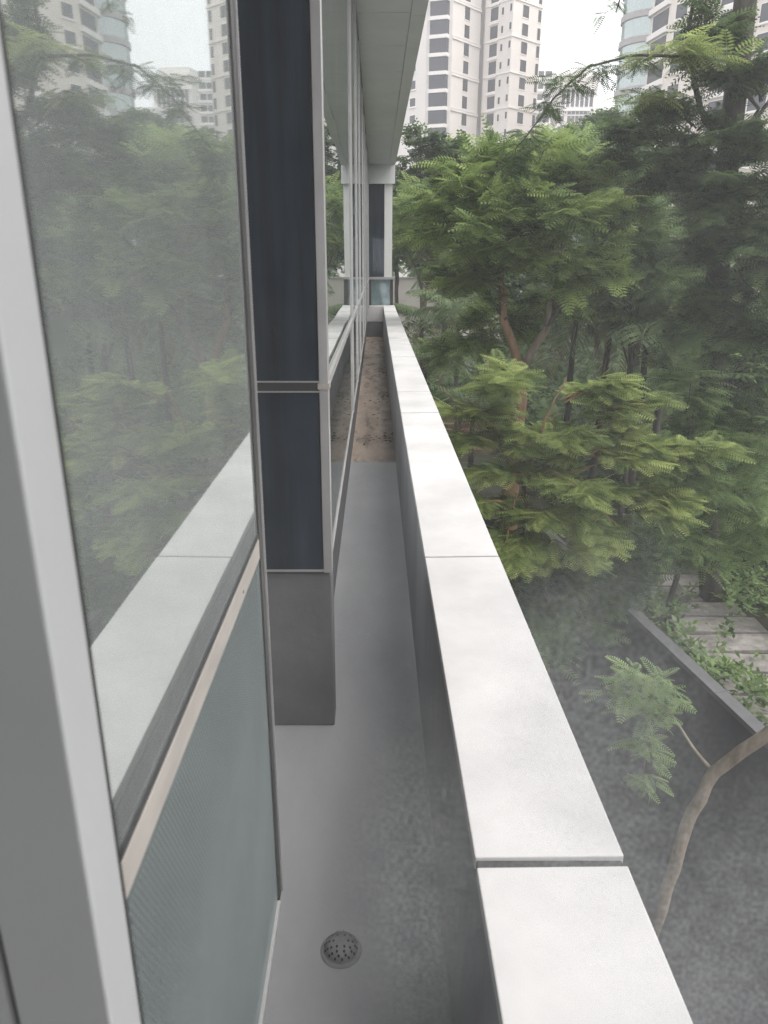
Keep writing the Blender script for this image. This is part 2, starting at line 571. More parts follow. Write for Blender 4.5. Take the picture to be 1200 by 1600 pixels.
for (r_, z_, cnt) in ((0.0462, 0.0200, 15), (0.0408, 0.0272, 13), (0.0322, 0.0328, 10), (0.0206, 0.0362, 6)):
    for j in range(cnt):
        th = 2 * math.pi * (j + 0.5 * (cnt % 2)) / cnt
        rad = Vector((math.cos(th), math.sin(th), 0))
        nrm = (rad * r_ + Vector((0, 0, 0.030))).normalized() if r_ < 0.05 else (rad + Vector((0, 0, 0.35))).normalized()
        tx = Vector((-math.sin(th), math.cos(th), 0))
        ty = nrm.cross(tx)
        c0 = Vector((cx, cy, GZ + z_)) + rad * r_ + nrm * 0.0012
        i = len(hm.v)
        for q in range(6):
            hm.v.append(tuple(c0 + tx * 0.0036 * math.cos(q * math.pi / 3) + ty * 0.0044 * math.sin(q * math.pi / 3)))
        hm.f.append(tuple(i + q for q in range(6)))
ho = hm.build('drain_holes', M['hole'], dr)
ho['kind'] = 'stuff'

# ------------------------------------------------------------------ glass facade
TR = CZ - 0.43                             # transom level
BT = CZ - 1.162                            # facade bottom edge
SF = CZ + 2.25                             # soffit


def pane(name, m, parent, x, y0, y1, z0, z1, th=0.012):
    return B(name, m, parent, x - th, x, y0, y1, z0, z1)


# near bay beside the camera window
nb = thing('window_bay', 'dusty mirror glazed bay with a pale rail and fritted glass below', 'window', (WX, 0.8, BT))
Y0, Y1 = 0.37, 1.10
pane('glass_pane', M['near_glass'], nb, WX, Y0, Y1 - 0.014, TR + 0.024, SF - 0.02)
pane('spandrel_pane', M['spandrel'], nb, WX, Y0, Y1 - 0.012, BT + 0.012, TR - 0.020)
B('rail', M['alu_warm'], nb, WX - 0.03, WX + 0.003, Y0, Y1 - 0.016, TR - 0.018, TR + 0.018, bevel=0.002)
for y_ in (0.93,):
    MB().tube([(WX + 0.002, y_, TR - 0.004), (WX + 0.0042, y_, TR - 0.004)], [0.0024, 0.0020], 8).build('screw', M['alu_dark'], nb)
B('gasket_strip', M['gasket'], nb, WX - 0.012, WX + 0.003, Y0, Y1 - 0.016, TR + 0.0185, TR + 0.024)
B('edge_mullion', M['alu_dark'], nb, WX - 0.05, WX + 0.003, Y1 - 0.0115, Y1 + 0.018, BT, SF - 0.03)
B('edge_bead', M['alu'], nb, WX - 0.02, WX + 0.006, Y1 + 0.0185, Y1 + 0.023, BT, SF - 0.03)
B('bottom_trim', M['alu'], nb, WX - 0.03, WX + 0.006, Y0, Y1 - 0.013, BT - 0.003, BT + 0.011)
B('return_panel', M['alu_dark'], nb, WX - 0.62, WX - 0.0505, Y1 - 0.02, Y1 + 0.02, BT - 0.6, SF - 0.03)
B('plinth', M['plinth'], nb, WX - 0.6, WX - 0.046, -0.3, Y1 - 0.021, GZ, BT - 0.005)

# dots of ceramic frit printed along the top of the spandrel pane
fr = MB()
rows = 34
for i in range(rows):
    z = TR - 0.032 - i * 0.0062
    rad = 0.0021 * (1 - i / rows) ** 0.6 + 0.0004
    for j in range(int((Y1 - 0.03 - 0.36) / 0.0066)):
        y = 0.36 + j * 0.0066 + (0.0033 if i % 2 else 0)
        k = len(fr.v)
        x = WX + 0.0006
        fr.v += [(x, y - rad, z), (x, y, z - rad), (x, y + rad, z), (x, y, z + rad)]
        fr.f.append((k, k + 1, k + 2, k + 3))
M['frit'] = mat('ceramic_frit', (0.17, 0.19, 0.19), 0.5)
fo = fr.build('frit_dots', M['frit'], nb)
fo['kind'] = 'stuff'

# recessed return between the bay and the dark column
rec = thing('recess_wall', 'dark recessed facade wall between the bay and the glass column', 'wall', (-0.85, 1.9, GZ))
B('back_panel', M['alu_dark'], rec, -1.0, -0.84, Y1 + 0.03, 2.66, GZ, SF - 0.03)

# dark glass clad column
CY = 2.672
colm = thing('glass_column', 'tall dark glass clad column standing on a grey painted plinth', 'column', (-0.5, CY, GZ))
cxr = -0.172
B('plinth', M['plinth'], colm, -0.98, cxr - 0.004, CY + 0.012, CY + 0.14, GZ, BT - 0.012, bevel=0.006)
for (z0, z1) in ((BT + 0.012, TR - 0.022), (TR + 0.020, SF - 0.02)):
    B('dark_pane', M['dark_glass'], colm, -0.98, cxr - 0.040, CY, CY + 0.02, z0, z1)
    B('edge_gasket', M['gasket'], colm, cxr - 0.0395, cxr - 0.034, CY + 0.001, CY + 0.025, z0, z1)
B('transom', M['alu_dark'], colm, -0.98, cxr - 0.034, CY - 0.004, CY + 0.03, TR - 0.016, TR + 0.014)
B('transom_bead', M['alu'], colm, -0.98, cxr - 0.034, CY - 0.006, CY + 0.02, TR - 0.0215, TR - 0.0165)
B('transom_bead', M['alu'], colm, -0.98, cxr - 0.034, CY - 0.006, CY + 0.02, TR + 0.0145, TR + 0.0195)
B('bottom_trim', M['alu'], colm, -0.98, cxr - 0.034, CY - 0.006, CY + 0.03, BT + 0.004, BT + 0.0115)
B('corner_post', M['alu'], colm, cxr - 0.0335, cxr, CY - 0.006, CY + 0.06, TR + 0.012, SF - 0.02, bevel=0.002)
B('corner_post', M['alu'], colm, cxr - 0.0335, cxr, CY - 0.006, CY + 0.06, BT, TR - 0.010, bevel=0.002)
B('post_joint', M['alu_warm'], colm, cxr - 0.038, cxr + 0.004, CY - 0.010, CY + 0.06, TR - 0.0095, TR + 0.0115)

# long mirror curtain wall
cw = thing('curtain_wall', 'long mirror glass curtain wall reflecting the coping and trees', 'facade', (WX, 11, BT))
mull = [CY + 0.07, 5.95, 7.55, 9.1, 11.35, 13.3, 15.2, 17.3, 19.72]
for (y0, y1) in zip(mull, mull[1:]):
    pane('glass_pane', M['far_glass'], cw, WX, y0 + 0.026, y1 - 0.026, TR + 0.014, SF - 0.02)
    pane('spandrel_pane', M['far_glass'], cw, WX, y0 + 0.026, y1 - 0.026, BT + 0.018, TR - 0.018)
    B('transom', M['alu'], cw, WX - 0.03, WX + 0.012, y0 + 0.026, y1 - 0.026, TR - 0.017, TR + 0.013)
    B('bottom_trim', M['alu'], cw, WX - 0.03, WX + 0.006, y0 + 0.026, y1 - 0.026, BT - 0.002, BT + 0.012)
for k, y in enumerate(mull[1:]):
    B('mullion', M['alu'], cw, WX - 0.05, WX + 0.012, y - 0.025, y + 0.025, BT, SF - 0.02)
B('head_channel', M['alu_dark'], cw, WX - 0.03, WX + 0.006, CY + 0.08, 19.7, SF - 0.0195, SF + 0.02)
B('plinth', M['plinth'], cw, -1.19, WX - 0.06, CY + 0.56, 19.7, GZ, BT - 0.006)

# far bay that steps forward at the end
fb = thing('end_bay', 'projecting end bay with dark glass over a teal framed panel', 'window', (0.1, 20.1, BT))
ye = YE + 0.32
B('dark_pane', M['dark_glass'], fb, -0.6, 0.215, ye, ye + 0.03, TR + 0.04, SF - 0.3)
B('corner_post', M['bay_white'], fb, 0.218, 0.415, ye - 0.02, ye + 0.4, TR + 0.04, SF - 0.3)
B('sill', M['alu'], fb, -0.6, 0.46, ye - 0.06, ye + 0.4, TR - 0.02, TR + 0.038)
B('teal_panel', M['teal_glass'], fb, -0.12, 0.375, ye, ye + 0.03, CT - 0.02, TR - 0.022)
B('panel_frame', M['alu_dark'], fb, 0.377, 0.45, ye - 0.02, ye + 0.4, CT - 0.02, TR - 0.021)
B('panel_frame', M['alu_dark'], fb, -0.6, -0.122, ye - 0.02, ye + 0.4, CT - 0.02, TR - 0.021)
B('bay_body', M['plinth'], fb, -0.6, 0.43, ye + 0.41, ye + 5.0, 0.0, SF - 0.3)

# soffit panels under the projecting storey above
so = thing('soffit', 'grey metal soffit of the storey projecting above the gutter', 'soffit', (0.1, 10, SF))
yy = [-1.0 + 1.16 * k for k in range(19)]
for y0, y1 in zip(yy, yy[1:]):
    y1 = min(y1, 20.1)
    if y1 <= y0:
        break
    B('soffit_panel', M['soffit'], so, WX - 1.0, 0.335, y0 + 0.004, y1 - 0.004, SF + 0.021, SF + 0.05)
    B('soffit_edge', M['soffit_edge'], so, 0.339, 0.483, y0 + 0.003, y1 - 0.003, SF, SF + 0.09)
B('end_beam', M['soffit'], so, WX - 0.5, 0.335, 20.02, 20.09, SF - 0.42, SF + 0.019)
B('end_beam', M['soffit_edge'], so, 0.337, 0.478, 20.02, 20.09, SF - 0.42, SF - 0.002)
B('slab', M['soffit'], so, -6.0, 0.48, -3.0, 25, SF + 0.092, SF + 0.4)
up = thing('unseen_storeys', 'unseen pale storeys above the soffit, added to block part of the sky', 'building', (-3, 10, SF + 0.4))
B('sky_block_wall', M['soffit_edge'], up, -9, 0.47, -3.0, 25, SF + 0.402, SF + 4.0)  # unseen upper mass of the building, put in to block skylight
B('inner_wall', M['plinth'], up, -9, -1.3, -3.0, 25, 0, SF + 0.09)

# ------------------------------------------------------------------ the window the view is seen through
wf = thing('window_frame', 'pale metal frame of the dusty window looking along the gutter', 'window', (0.3, 0.33, CZ - 0.8))
JX, JY = -0.1565, 0.3155
B('jamb', M['post_white'], wf, JX - 0.0545, JX, JY, JY + 0.040, CZ - 0.8, CZ + 1.05, bevel=0.0015)
B('jamb_shade', M['post_shade'], wf, JX - 0.0530, JX - 0.0015, JY - 0.002, JY - 0.0005, CZ - 0.8, CZ + 1.05)  # thin plate whose darker colour paints shade on the jamb's room side
B('gasket_strip', M['gasket'], wf, JX - 0.030, JX - 0.0012, JY + 0.0402, JY + 0.046, CZ - 0.8, CZ + 1.05)
B('lining', M['post_shade'], wf, JX - 0.5, JX - 0.0580, JY - 0.004, JY + 0.02, CZ - 0.8, CZ + 1.05)  # same darkened coat, shade put into the colour
B('jamb', M['post_white'], wf, 0.90, 0.95, JY, JY + 0.04, CZ - 0.8, CZ + 1.05)
B('head', M['post_white'], wf, JX - 0.04, 0.95, JY, JY + 0.04, CZ + 1.051, CZ + 1.12)
B('sill', M['post_white'], wf, JX - 0.04, 0.95, JY, JY + 0.04, CZ - 0.87, CZ - 0.801)
B('unseen_sill_wall', M['plinth'], wf, JX - 0.04, 0.95, JY + 0.002, JY + 0.09, 0.0, CZ - 0.872)  # unseen wall of the bay, added to shade the near gutter floor
B('unseen_head_wall', M['plinth'], wf, JX - 0.04, 0.95, JY, JY + 0.04, CZ + 1.122, SF - 0.002)  # unseen wall over the window, added to shade the gutter from behind
gm = bpy.data.materials.new('clear_glass')
gm.use_nodes = True
gm.node_tree.nodes.clear()
_o = gm.node_tree.nodes.new('ShaderNodeOutputMaterial')
_t = gm.node_tree.nodes.new('ShaderNodeBsdfTransparent')
_t.inputs['Color'].default_value = (1, 1, 1, 1)
gm.node_tree.links.new(_t.outputs[0], _o.inputs['Surface'])
PY = JY + 0.036
B('pane', gm, wf, JX + 0.001, 0.90, PY + 0.001, PY + 0.005, CZ - 0.80, CZ + 1.05)

# the film of dust and dried water marks on the outside of that pane: a thin layer that scatters daylight
dm = bpy.data.materials.new('window_dust')
dm.use_nodes = True
nt = dm.node_tree
nt.nodes.clear()
N, L = nt.nodes, nt.links
_o = N.new('ShaderNodeOutputMaterial')
_pv = N.new('ShaderNodeVolumePrincipled')
_pv.inputs['Color'].default_value = (0.93, 0.935, 0.94, 1)
_pv.inputs['Anisotropy'].default_value = 0.25
_tc = N.new('ShaderNodeTexCoord')


def nmath(op, a_, b_):
    m_ = N.new('ShaderNodeMath')
    m_.operation = op
    for i_, v_ in enumerate((a_, b_)):
        if isinstance(v_, (int, float)):
            m_.inputs[i_].default_value = v_
        else:
            L.new(v_, m_.inputs[i_])
    return m_.outputs[0]


def patch(px, py, rx, ry, amp):
    p = at(px, py, PY)
    sub = N.new('ShaderNodeVectorMath')
    sub.operation = 'SUBTRACT'
    L.new(_tc.outputs['Object'], sub.inputs[0])
    sub.inputs[1].default_value = (p.x, p.y, p.z)
    mul = N.new('ShaderNodeVectorMath')
    mul.operation = 'MULTIPLY'
    L.new(sub.outputs[0], mul.inputs[0])
    k_ = 1215.0 / PY
    mul.inputs[1].default_value = (k_ / rx, 0.0, k_ / ry)
    ln_ = N.new('ShaderNodeVectorMath')
    ln_.operation = 'LENGTH'
    L.new(mul.outputs[0], ln_.inputs[0])
    mr_ = N.new('ShaderNodeMapRange')
    mr_.interpolation_type = 'SMOOTHSTEP'
    mr_.inputs['From Min'].default_value = 0.1
    mr_.inputs['From Max'].default_value = 1.5
    mr_.inputs['To Min'].default_value = amp
    mr_.inputs['To Max'].default_value = 0.0
    L.new(ln_.outputs['Value'], mr_.inputs['Value'])
    return mr_.outputs[0]


def marks(scale, p0, p1, lo, hi, detail=4):
    n_ = N.new('ShaderNodeTexNoise')
    n_.inputs['Scale'].default_value = scale
    n_.inputs['Detail'].default_value = detail
    n_.inputs['Roughness'].default_value = 0.6
    L.new(_tc.outputs['Object'], n_.inputs['Vector'])
    r_ = N.new('ShaderNodeMapRange')
    r_.inputs['From Min'].default_value = p0
    r_.inputs['From Max'].default_value = p1
    r_.inputs['To Min'].default_value = lo
    r_.inputs['To Max'].default_value = hi
    L.new(n_.outputs['Fac'], r_.inputs['Value'])
    return r_.outputs[0]


heavy = patch(930, 1200, 190, 420, 0.20)
for a_ in ((1150, 1480, 330, 420, 0.17), (650, 1380, 130, 400, 0.15), (850, 1080, 100, 230, 0.10)):
    heavy = nmath('ADD', heavy, patch(*a_))
spots = nmath('MULTIPLY', marks(360, 0.38, 0.66, 0.5, 1.75, 3), marks(45, 0.35, 0.65, 0.75, 1.25))
heavy = nmath('MULTIPLY', heavy, spots)
light = nmath('ADD', patch(1130, 480, 330, 520, 0.022), patch(180, 900, 330, 900, 0.035))
light = nmath('ADD', light, 0.035)
light = nmath('MULTIPLY', light, marks(12, 0.3, 0.7, 0.75, 1.25))
tau = nmath('ADD', heavy, light)
L.new(nmath('MULTIPLY', tau, 1.0 / 0.002), _pv.inputs['Density'])
L.new(_pv.outputs[0], _o.inputs['Volume'])
tag(MB().box(JX + 0.002, 0.899, PY + 0.0056, PY + 0.0076, CZ - 0.799, CZ + 1.049).build('dust', dm), 'thin film of pale dust and dried water marks on the window pane', kind='stuff')

# ------------------------------------------------------------------ foliage


def feather_leaf(pairs=9, w=0.30, droop=0.30, wp=0.052):
    """a bipinnate leaf of length 1 along +X: a rachis and rows of slim pinnae"""
    v, f = [], []

    def z(x):
        return 0.10 * x - droop * x * x
    xs = np.linspace(0, 1, 5)
    for x in xs:
        v += [(x, -0.008, z(x)), (x, 0.008, z(x))]
    for k in range(4):
        f.append((2 * k, 2 * k + 2, 2 * k + 3, 2 * k + 1))
    for k in range(pairs):
        x = 0.10 + 0.86 * k / (pairs - 1)
        ln = w * (math.sin(math.pi * min(1, 0.22 + 0.72 * (x))) ** 0.7)
        for sgn in (-1, 1):
            i = len(v)
            a = (x, 0.0, z(x))
            tip = (x + 0.40 * ln, sgn * ln, z(x) - 0.20 * ln)
            m1 = (x + 0.18 * ln - wp * .62, sgn * 0.50 * ln, z(x) - 0.035 * ln)
            m2 = (x + 0.18 * ln + wp * .62, sgn * 0.50 * ln, z(x) - 0.035 * ln)
            v += [a, m2, tip, m1]
            f.append((i, i + 1, i + 2, i + 3) if sgn < 0 else (i + 3, i + 2, i + 1, i))
    return np.array(v), np.array(f)


def broad_cluster(n=9, seed=1, size=0.34):
    """a twig end with n pointed leaves, about 1 across"""
    r = np.random.default_rng(seed)
    v, f = [], []
    for k in range(n):
        th = k * 2.4
        base = np.array([0.75 * k / n - 0.1, 0, 0.02 * k])
        d = np.array([math.cos(th) * 0.8 + 0.4, math.sin(th), r.uniform(-0.45, 0.25)])
        d /= np.linalg.norm(d)
        s = np.cross(d, (0, 0, 1))
        s /= np.linalg.norm(s)
        ln = size * r.uniform(0.75, 1.2)
        wd = ln * 0.26
        up = np.cross(s, d)
        i = len(v)
        v += [base, base + d * ln * .5 + s * wd - up * .02, base + d * ln, base + d * ln * .5 - s * wd - up * .02]
        f.append((i, i + 1, i + 2, i + 3))
    return np.array(v), np.array(f)


T_FEATHER = feather_leaf(8, 0.30, 0.24, 0.066)
T_FINE = feather_leaf(10, 0.29, 0.20, 0.056)
T_BROAD = broad_cluster(9)
T_GROUND = broad_cluster(6, 4, 0.5)


def frames(dirs, roll):
    """rotation matrices with X along dirs and Z as near up as possible, rolled"""
    x = dirs / np.linalg.norm(dirs, axis=1, keepdims=True)
    up = np.tile(np.array([[0.0, 0.0, 1.0]]), (len(x), 1))
    y = np.cross(up, x)
    nn = np.linalg.norm(y, axis=1, keepdims=True)
    y = np.where(nn > 1e-3, y / np.maximum(nn, 1e-6), np.array([[0, 1.0, 0]]))
    z = np.cross(x, y)
    c, s = np.cos(roll)[:, None], np.sin(roll)[:, None]
    y2 = y * c + z * s
    z2 = -y * s + z * c
    return np.stack([x, y2, z2], axis=2)


def leaf_mesh(name, tmpl, pos, rot, scale, tone, material):
    tv, tf = tmpl
    n, nv = len(pos), len(tv)
    V = np.einsum('nij,kj->nki', rot, tv) * scale[:, None, None] + pos[:, None, :]
    F = (tf[None, :, :] + (np.arange(n) * nv)[:, None, None]).reshape(-1, 4)
    me = bpy.data.meshes.new(name)
    me.vertices.add(n * nv)
    me.vertices.foreach_set('co', V.reshape(-1).astype(np.float32))
    me.loops.add(F.size)
    me.loops.foreach_set('vertex_index', F.reshape(-1).astype(np.int32))
    me.polygons.add(len(F))
    me.polygons.foreach_set('loop_start', np.arange(0, F.size, 4, dtype=np.int32))
    me.polygons.foreach_set('loop_total', np.full(len(F), 4, dtype=np.int32))
    at_ = me.attributes.new('tone', 'FLOAT', 'FACE')
    at_.data.foreach_set('value', np.repeat(tone, len(tf)).astype(np.float32))
    me.materials.append(material)
    me.update(calc_edges=True)
    return me


def spray_arrays(rng_, k, leaf, flat=0.25, spread=2.4, droop=0.1):
    """k leaves fanned round the end of a twig that points along +X"""
    i = np.arange(k)
    yaw = (i / max(1, k - 1) - 0.5) * spread + rng_.normal(0, 0.18, k)
    pit = -droop + rng_.normal(0.05, flat, k)
    d = np.stack([np.cos(yaw) * np.cos(pit), np.sin(yaw) * np.cos(pit), np.sin(pit)], 1)
    pos = np.stack([rng_.uniform(-0.35, 0.25, k) * leaf, rng_.uniform(-.05, .05, k) * leaf, rng_.uniform(-.12, .12, k) * leaf], 1)
    return pos, frames(d, rng_.normal(0, 0.30, k)), leaf * rng_.uniform(0.7, 1.15, k)


def twig_points(clumps, rng_, shell=0.45):
    """clumps: (centre, (rx, ry, rz), count) -> twig positions and outward directions"""
    P, D = [], []
    for (c, r, n) in clumps:
        c = np.array(c)
        r = np.array(r)
        q = rng_.normal(size=(n, 3))
        q /= np.linalg.norm(q, axis=1, keepdims=True)
        q *= (shell + (1.18 - shell) * rng_.uniform(0, 1, (n, 1)) ** 0.9)
        P.append(c + q * r)
        d = q.copy()
        d[:, 2] = d[:, 2] * 0.25
        d += rng_.normal(0, 0.25, d.shape) * np.array([1, 1, 0.4])
        D.append(d)
    return np.concatenate(P), np.concatenate(D)


def branch_points(clumps, hub, rng_, per=8, arch=0.22):
    """arching branchlets from inside each clump out to its skin, with twigs set along them"""
    P, D, lines = [], [], []
    hub = np.array(hub)
    for (c, r, n) in clumps:
        c, r = np.array(c), np.array(r)
        for b in range(max(1, round(n / 8))):
            q = rng_.normal(size=3)
            q[2] = q[2] * 0.8 + 0.25
            q /= np.linalg.norm(q)
            e = c + q * r * rng_.uniform(.8, 1.25)
            s = c + (hub - c) * 0.22 + rng_.normal(0, .12, 3) * r
            ln = np.linalg.norm(e - s)
            ts = np.linspace(0.0, 1.0, 7)
            lift = arch * ln
            path = [s + (e - s) * t_ + np.array([0, 0, lift * (1.6 * t_ - 1.6 * t_ * t_)]) for t_ in ts]
            lines.append(path)
            dx = e - s
            dx[2] *= .4
            dx /= np.linalg.norm(dx) + 1e-6
            for k in range(per):
                t_ = 0.3 + 0.7 * (k + rng_.uniform(0, .8)) / per
                t_ = min(t_, 1.0)
                p = s + (e - s) * t_ + np.array([0, 0, lift * (1.6 * t_ - 1.6 * t_ * t_)])
                a = (-1) ** k * rng_.uniform(.35, 1.2) * (1.15 - t_)
                d = np.array([dx[0] * math.cos(a) - dx[1] * math.sin(a), dx[0] * math.sin(a) + dx[1] * math.cos(a), dx[2] * .45 + rng_.normal(.04, .12) - 0.12 * t_ * t_])
                P.append(p + rng_.normal(0, .03, 3))
                D.append(d)
    return np.array(P), np.array(D), lines


EYE = np.array([0, 0, CZ])


def foliage(tree, clumps, seed, tmpl, leaf, k, material, n_parts=0, tone=(0.2, 0.8), flat=0.25, droop=0.1, part_name='leaf_spray', shell=0.45, hub=None, per=8, arch=0.22, bark=None, spread=2.4, roll=0.22):
    rg = np.random.default_rng(seed)
    if hub is None:
        P, D = twig_points(clumps, rg, shell)
    else:
        P, D, lines = branch_points(clumps, hub, rg, per, arch)
        tb_ = MB()
        for ln in lines:
            tb_.tube(ln, [0.014 - 0.0018 * k_ for k_ in range(len(ln))], 4)
        bo = tb_.build('branchlets', bark or M['bark_dark'], tree, smooth=True)
        bo['kind'] = 'stuff'
    Rm = frames(D, rg.normal(0, roll, len(P)))
    tn = np.clip(rg.normal((tone[0] + tone[1]) / 2, (tone[1] - tone[0]) / 2.2, len(P)), 0, 1)
    order = np.argsort(np.linalg.norm(P - EYE, axis=1) - rg.uniform(0, 0.8, len(P)))
    near, rest = order[:n_parts], order[n_parts:]
    if n_parts:
        protos = []
        for q in range(6):
            sp, sr, ss = spray_arrays(rg, k, leaf, flat, spread, droop)
            protos.append(leaf_mesh(part_name, tmpl, sp, sr, ss, np.clip(rg.normal((tone[0] + tone[1]) / 2 + (q - 2.5) * 0.10, .16, k), 0, 1), material))
        inv = parent_world(tree).inverted()
        for i in near:
            o = bpy.data.objects.new(part_name, protos[int(rg.integers(6))])
            COL.objects.link(o)
            o.parent = tree
            mw = Matrix.Translation(Vector(P[i])) @ Matrix(Rm[i].tolist()).to_4x4()
            o.matrix_basis = inv @ mw
    if len(rest):
        pos, rot, sc, tt = [], [], [], []
        for i in rest:
            sp, sr, ss = spray_arrays(rg, k, leaf, flat, spread, droop)
            pos.append(P[i] + sp @ Rm[i].T)
            rot.append(Rm[i] @ sr)
            sc.append(ss)
            tt.append(np.clip(tn[i] + rg.normal(0, .17, k), 0, 1))
        me = leaf_mesh('crown', tmpl, np.concatenate(pos), np.concatenate(rot), np.concatenate(sc), np.concatenate(tt), material)
        o = link('crown', me, tree)
        o['kind'] = 'stuff'
    return P


def limb(tree, name, path, r0, r1, material, wob=0.06, seed=0, n=8, steps=8):
    rg = random.Random(seed)
    path = [Vector(p) for p in path]
    pts = []
    for a, b_ in zip(path, path[1:]):
        m = max(2, int(steps / (len(path) - 1)))
        for k in range(m):
            pts.append(a.lerp(b_, k / m))
    pts.append(path[-1])
    tot = len(pts) - 1
    for k in range(1, tot):
        pts[k] = pts[k] + Vector((rg.uniform(-1, 1), rg.uniform(-1, 1), rg.uniform(-.4, .4))) * wob
    rad = [r0 + (r1 - r0) * k / tot for k in range(tot + 1)]
    return MB().tube(pts, rad, n).build(name, material, tree, smooth=True)


def C(px, py, Y, rpx, rpy, n, depth=None):
    """a clump of twigs centred where (px, py) is seen at distance Y, its radii in photograph pixels"""
    p = at(px, py, Y)
    s = Y / 1215.0
    return (tuple(p), (rpx * s, depth if depth else (rpx + rpy) * 0.5 * s, rpy * s), n)


# -------- the tall bright feathery tree
Y = 14.0
base = at(795, 1010, Y)
t1 = thing('feathery_tree', 'tall bright green feathery tree with forked orange brown trunk mid garden', 'tree', (base.x, Y, 0.0))
fork = at(808, 590, Y)
limb(t1, 'trunk', [(base.x, Y, 0), at(792, 780, Y), at(806, 660, Y), fork], 0.20, 0.12, M['bark'], 0.03, 1)
limb(t1, 'limb', [fork, at(786, 500, Y), at(775, 420, Y), at(760, 330, Y)], 0.10, 0.03, M['bark'], 0.05, 2)
limb(t1, 'limb', [fork, at(850, 510, Y - .3), at(870, 430, Y - .3), at(880, 300, Y)], 0.085, 0.025, M['bark_pale'], 0.05, 3)
limb(t1, 'limb', [at(786, 500, Y), at(740, 420, Y + .3), at(690, 350, Y + .3)], 0.05, 0.02, M['bark_dark'], 0.05, 4)
limb(t1, 'limb', [at(850, 510, Y - .3), at(905, 430, Y - .5), at(945, 370, Y - .5)], 0.05, 0.02, M['bark_dark'], 0.05, 5)
limb(t1, 'limb', [at(775, 420, Y), at(810, 330, Y + .4), at(820, 260, Y + .4)], 0.045, 0.015, M['bark_dark'], 0.05, 6)
cl = [C(690, 300, Y, 60, 34, 64), C(760, 258, Y + .5, 60, 30, 72), C(835, 245, Y + .5, 70, 28, 80), C(905, 275, Y, 60, 36, 72), C(955, 340, Y, 40, 40, 48),
      C(750, 335, Y - .7, 85, 40, 96), C(860, 330, Y - .8, 85, 42, 104), C(680, 365, Y, 56, 30, 40), C(800, 405, Y - .5, 90, 34, 80), C(905, 415, Y - .6, 60, 40, 64),
      C(735, 450, Y, 60, 32, 48), C(650, 325, Y + 1, 40, 16, 24), C(880, 475, Y, 46, 30, 32), C(770, 510, Y + .8, 70, 36, 48), C(710, 545, Y + 1, 56, 40, 48)]
foliage(t1, cl, 11, T_FEATHER, 0.46, 5, M['leaf_bright'], 280, (0.2, 0.9), hub=at(810, 440, Y), arch=.14, spread=2.4, per=11)

# -------- the lower layered tree nearer the parapet
Y = 11.0
base = at(850, 1150, Y)
t2 = thing('layered_tree', 'lower yellow green tree with flat layered feathery sprays beside the parapet', 'tree', (base.x, Y, 0.0))
hub = at(815, 760, Y)
limb(t2, 'trunk', [(base.x, Y, 0), at(855, 940, Y), at(830, 850, Y), hub, at(800, 640, Y)], 0.06, 0.02, M['bark_pale'], 0.03, 7)
for q, (x, y, dy) in enumerate([(720, 620, 0), (880, 590, 0), (990, 640, .3), (1060, 730, 0), (740, 770, -.6), (900, 760, -.8), (780, 860, -1), (960, 820, -.5), (870, 640, .5), (690, 610, .3)]):
    e = at(x, y, Y + dy)
    mid = (Vector(hub) + e) / 2 + Vector((0, 0, 0.25))
    limb(t2, 'limb', [hub, mid, e], 0.028, 0.008, M['bark'], 0.03, 20 + q, 6)
cl = [C(780, 590, Y, 80, 16, 40), C(715, 640, Y, 50, 12, 24), C(890, 600, Y, 90, 14, 40), C(965, 635, Y, 70, 18, 40), C(1010, 690, Y, 60, 16, 32),
      C(760, 690, Y, 70, 12, 32), C(860, 680, Y - .2, 80, 14, 40), C(940, 710, Y - .3, 90, 14, 48), C(1050, 730, Y, 46, 12, 24), C(790, 750, Y - .4, 80, 14, 40),
      C(900, 765, Y - .5, 110, 16, 56), C(1000, 780, Y, 80, 16, 40), C(760, 800, Y - .6, 50, 14, 24), C(845, 820, Y - .8, 60, 16, 32), C(930, 830, Y - .2, 90, 16, 40),
      C(800, 855, Y - .7, 44, 18, 24), C(1080, 700, Y - .2, 50, 14, 28), C(1060, 800, Y - .4, 60, 14, 28), C(780, 880, Y - 1.0, 30, 18, 16), C(870, 880, Y - .9, 50, 16, 24), C(690, 690, Y + 2, 26, 12, 8)]
foliage(t2, cl, 12, T_FINE, 0.40, 4, M['leaf_lime'], 280, (0.1, 0.85), flat=0.12, droop=0.03, hub=at(840, 720, Y), arch=.16, bark=M['bark'], spread=2.1, roll=.14, per=11)

# -------- the sapling over the sunken court
Y = 5.4
t3 = thing('leaning_tree', 'small tree with curved brown trunk and drooping leaves over the sunken court', 'tree', (2.3, 5.6, 0.0))
limb(t3, 'trunk', [(2.45, 5.9, 0), at(1030, 1420, Y), at(1070, 1290, Y), at(1110, 1205, Y), at(1200, 1140, Y - .2), at(1330, 1090, Y - .4), at(1420, 980, Y)], 0.060, 0.050, M['bark_pale'], 0.016, 8, 10, 28)
limb(t3, 'limb', [at(1110, 1205, Y), at(1075, 1165, Y + .2), at(1040, 1110, Y + .3), at(1000, 1060, Y + .3)], 0.018, 0.008, M['bark_pale'], 0.01, 9, 6)
limb(t3, 'limb', [at(1040, 1110, Y + .3), at(1010, 1140, Y + .2), at(1000, 1210, Y + .2)], 0.010, 0.005, M['bark_pale'], 0.01, 10, 6)
cl = [C(985, 1065, Y + .3, 55, 22, 14), C(1030, 1080, Y + .3, 40, 24, 10), C(1010, 1120, Y + .2, 26, 26, 8), C(1005, 1170, Y + .2, 24, 26, 8), C(1005, 1215, Y + .2, 16, 16, 4), C(945, 1070, Y + .4, 24, 12, 3)]
foliage(t3, cl, 13, T_FINE, 0.22, 4, M['leaf_mid'], 60, (0.35, 0.9), droop=0.35)

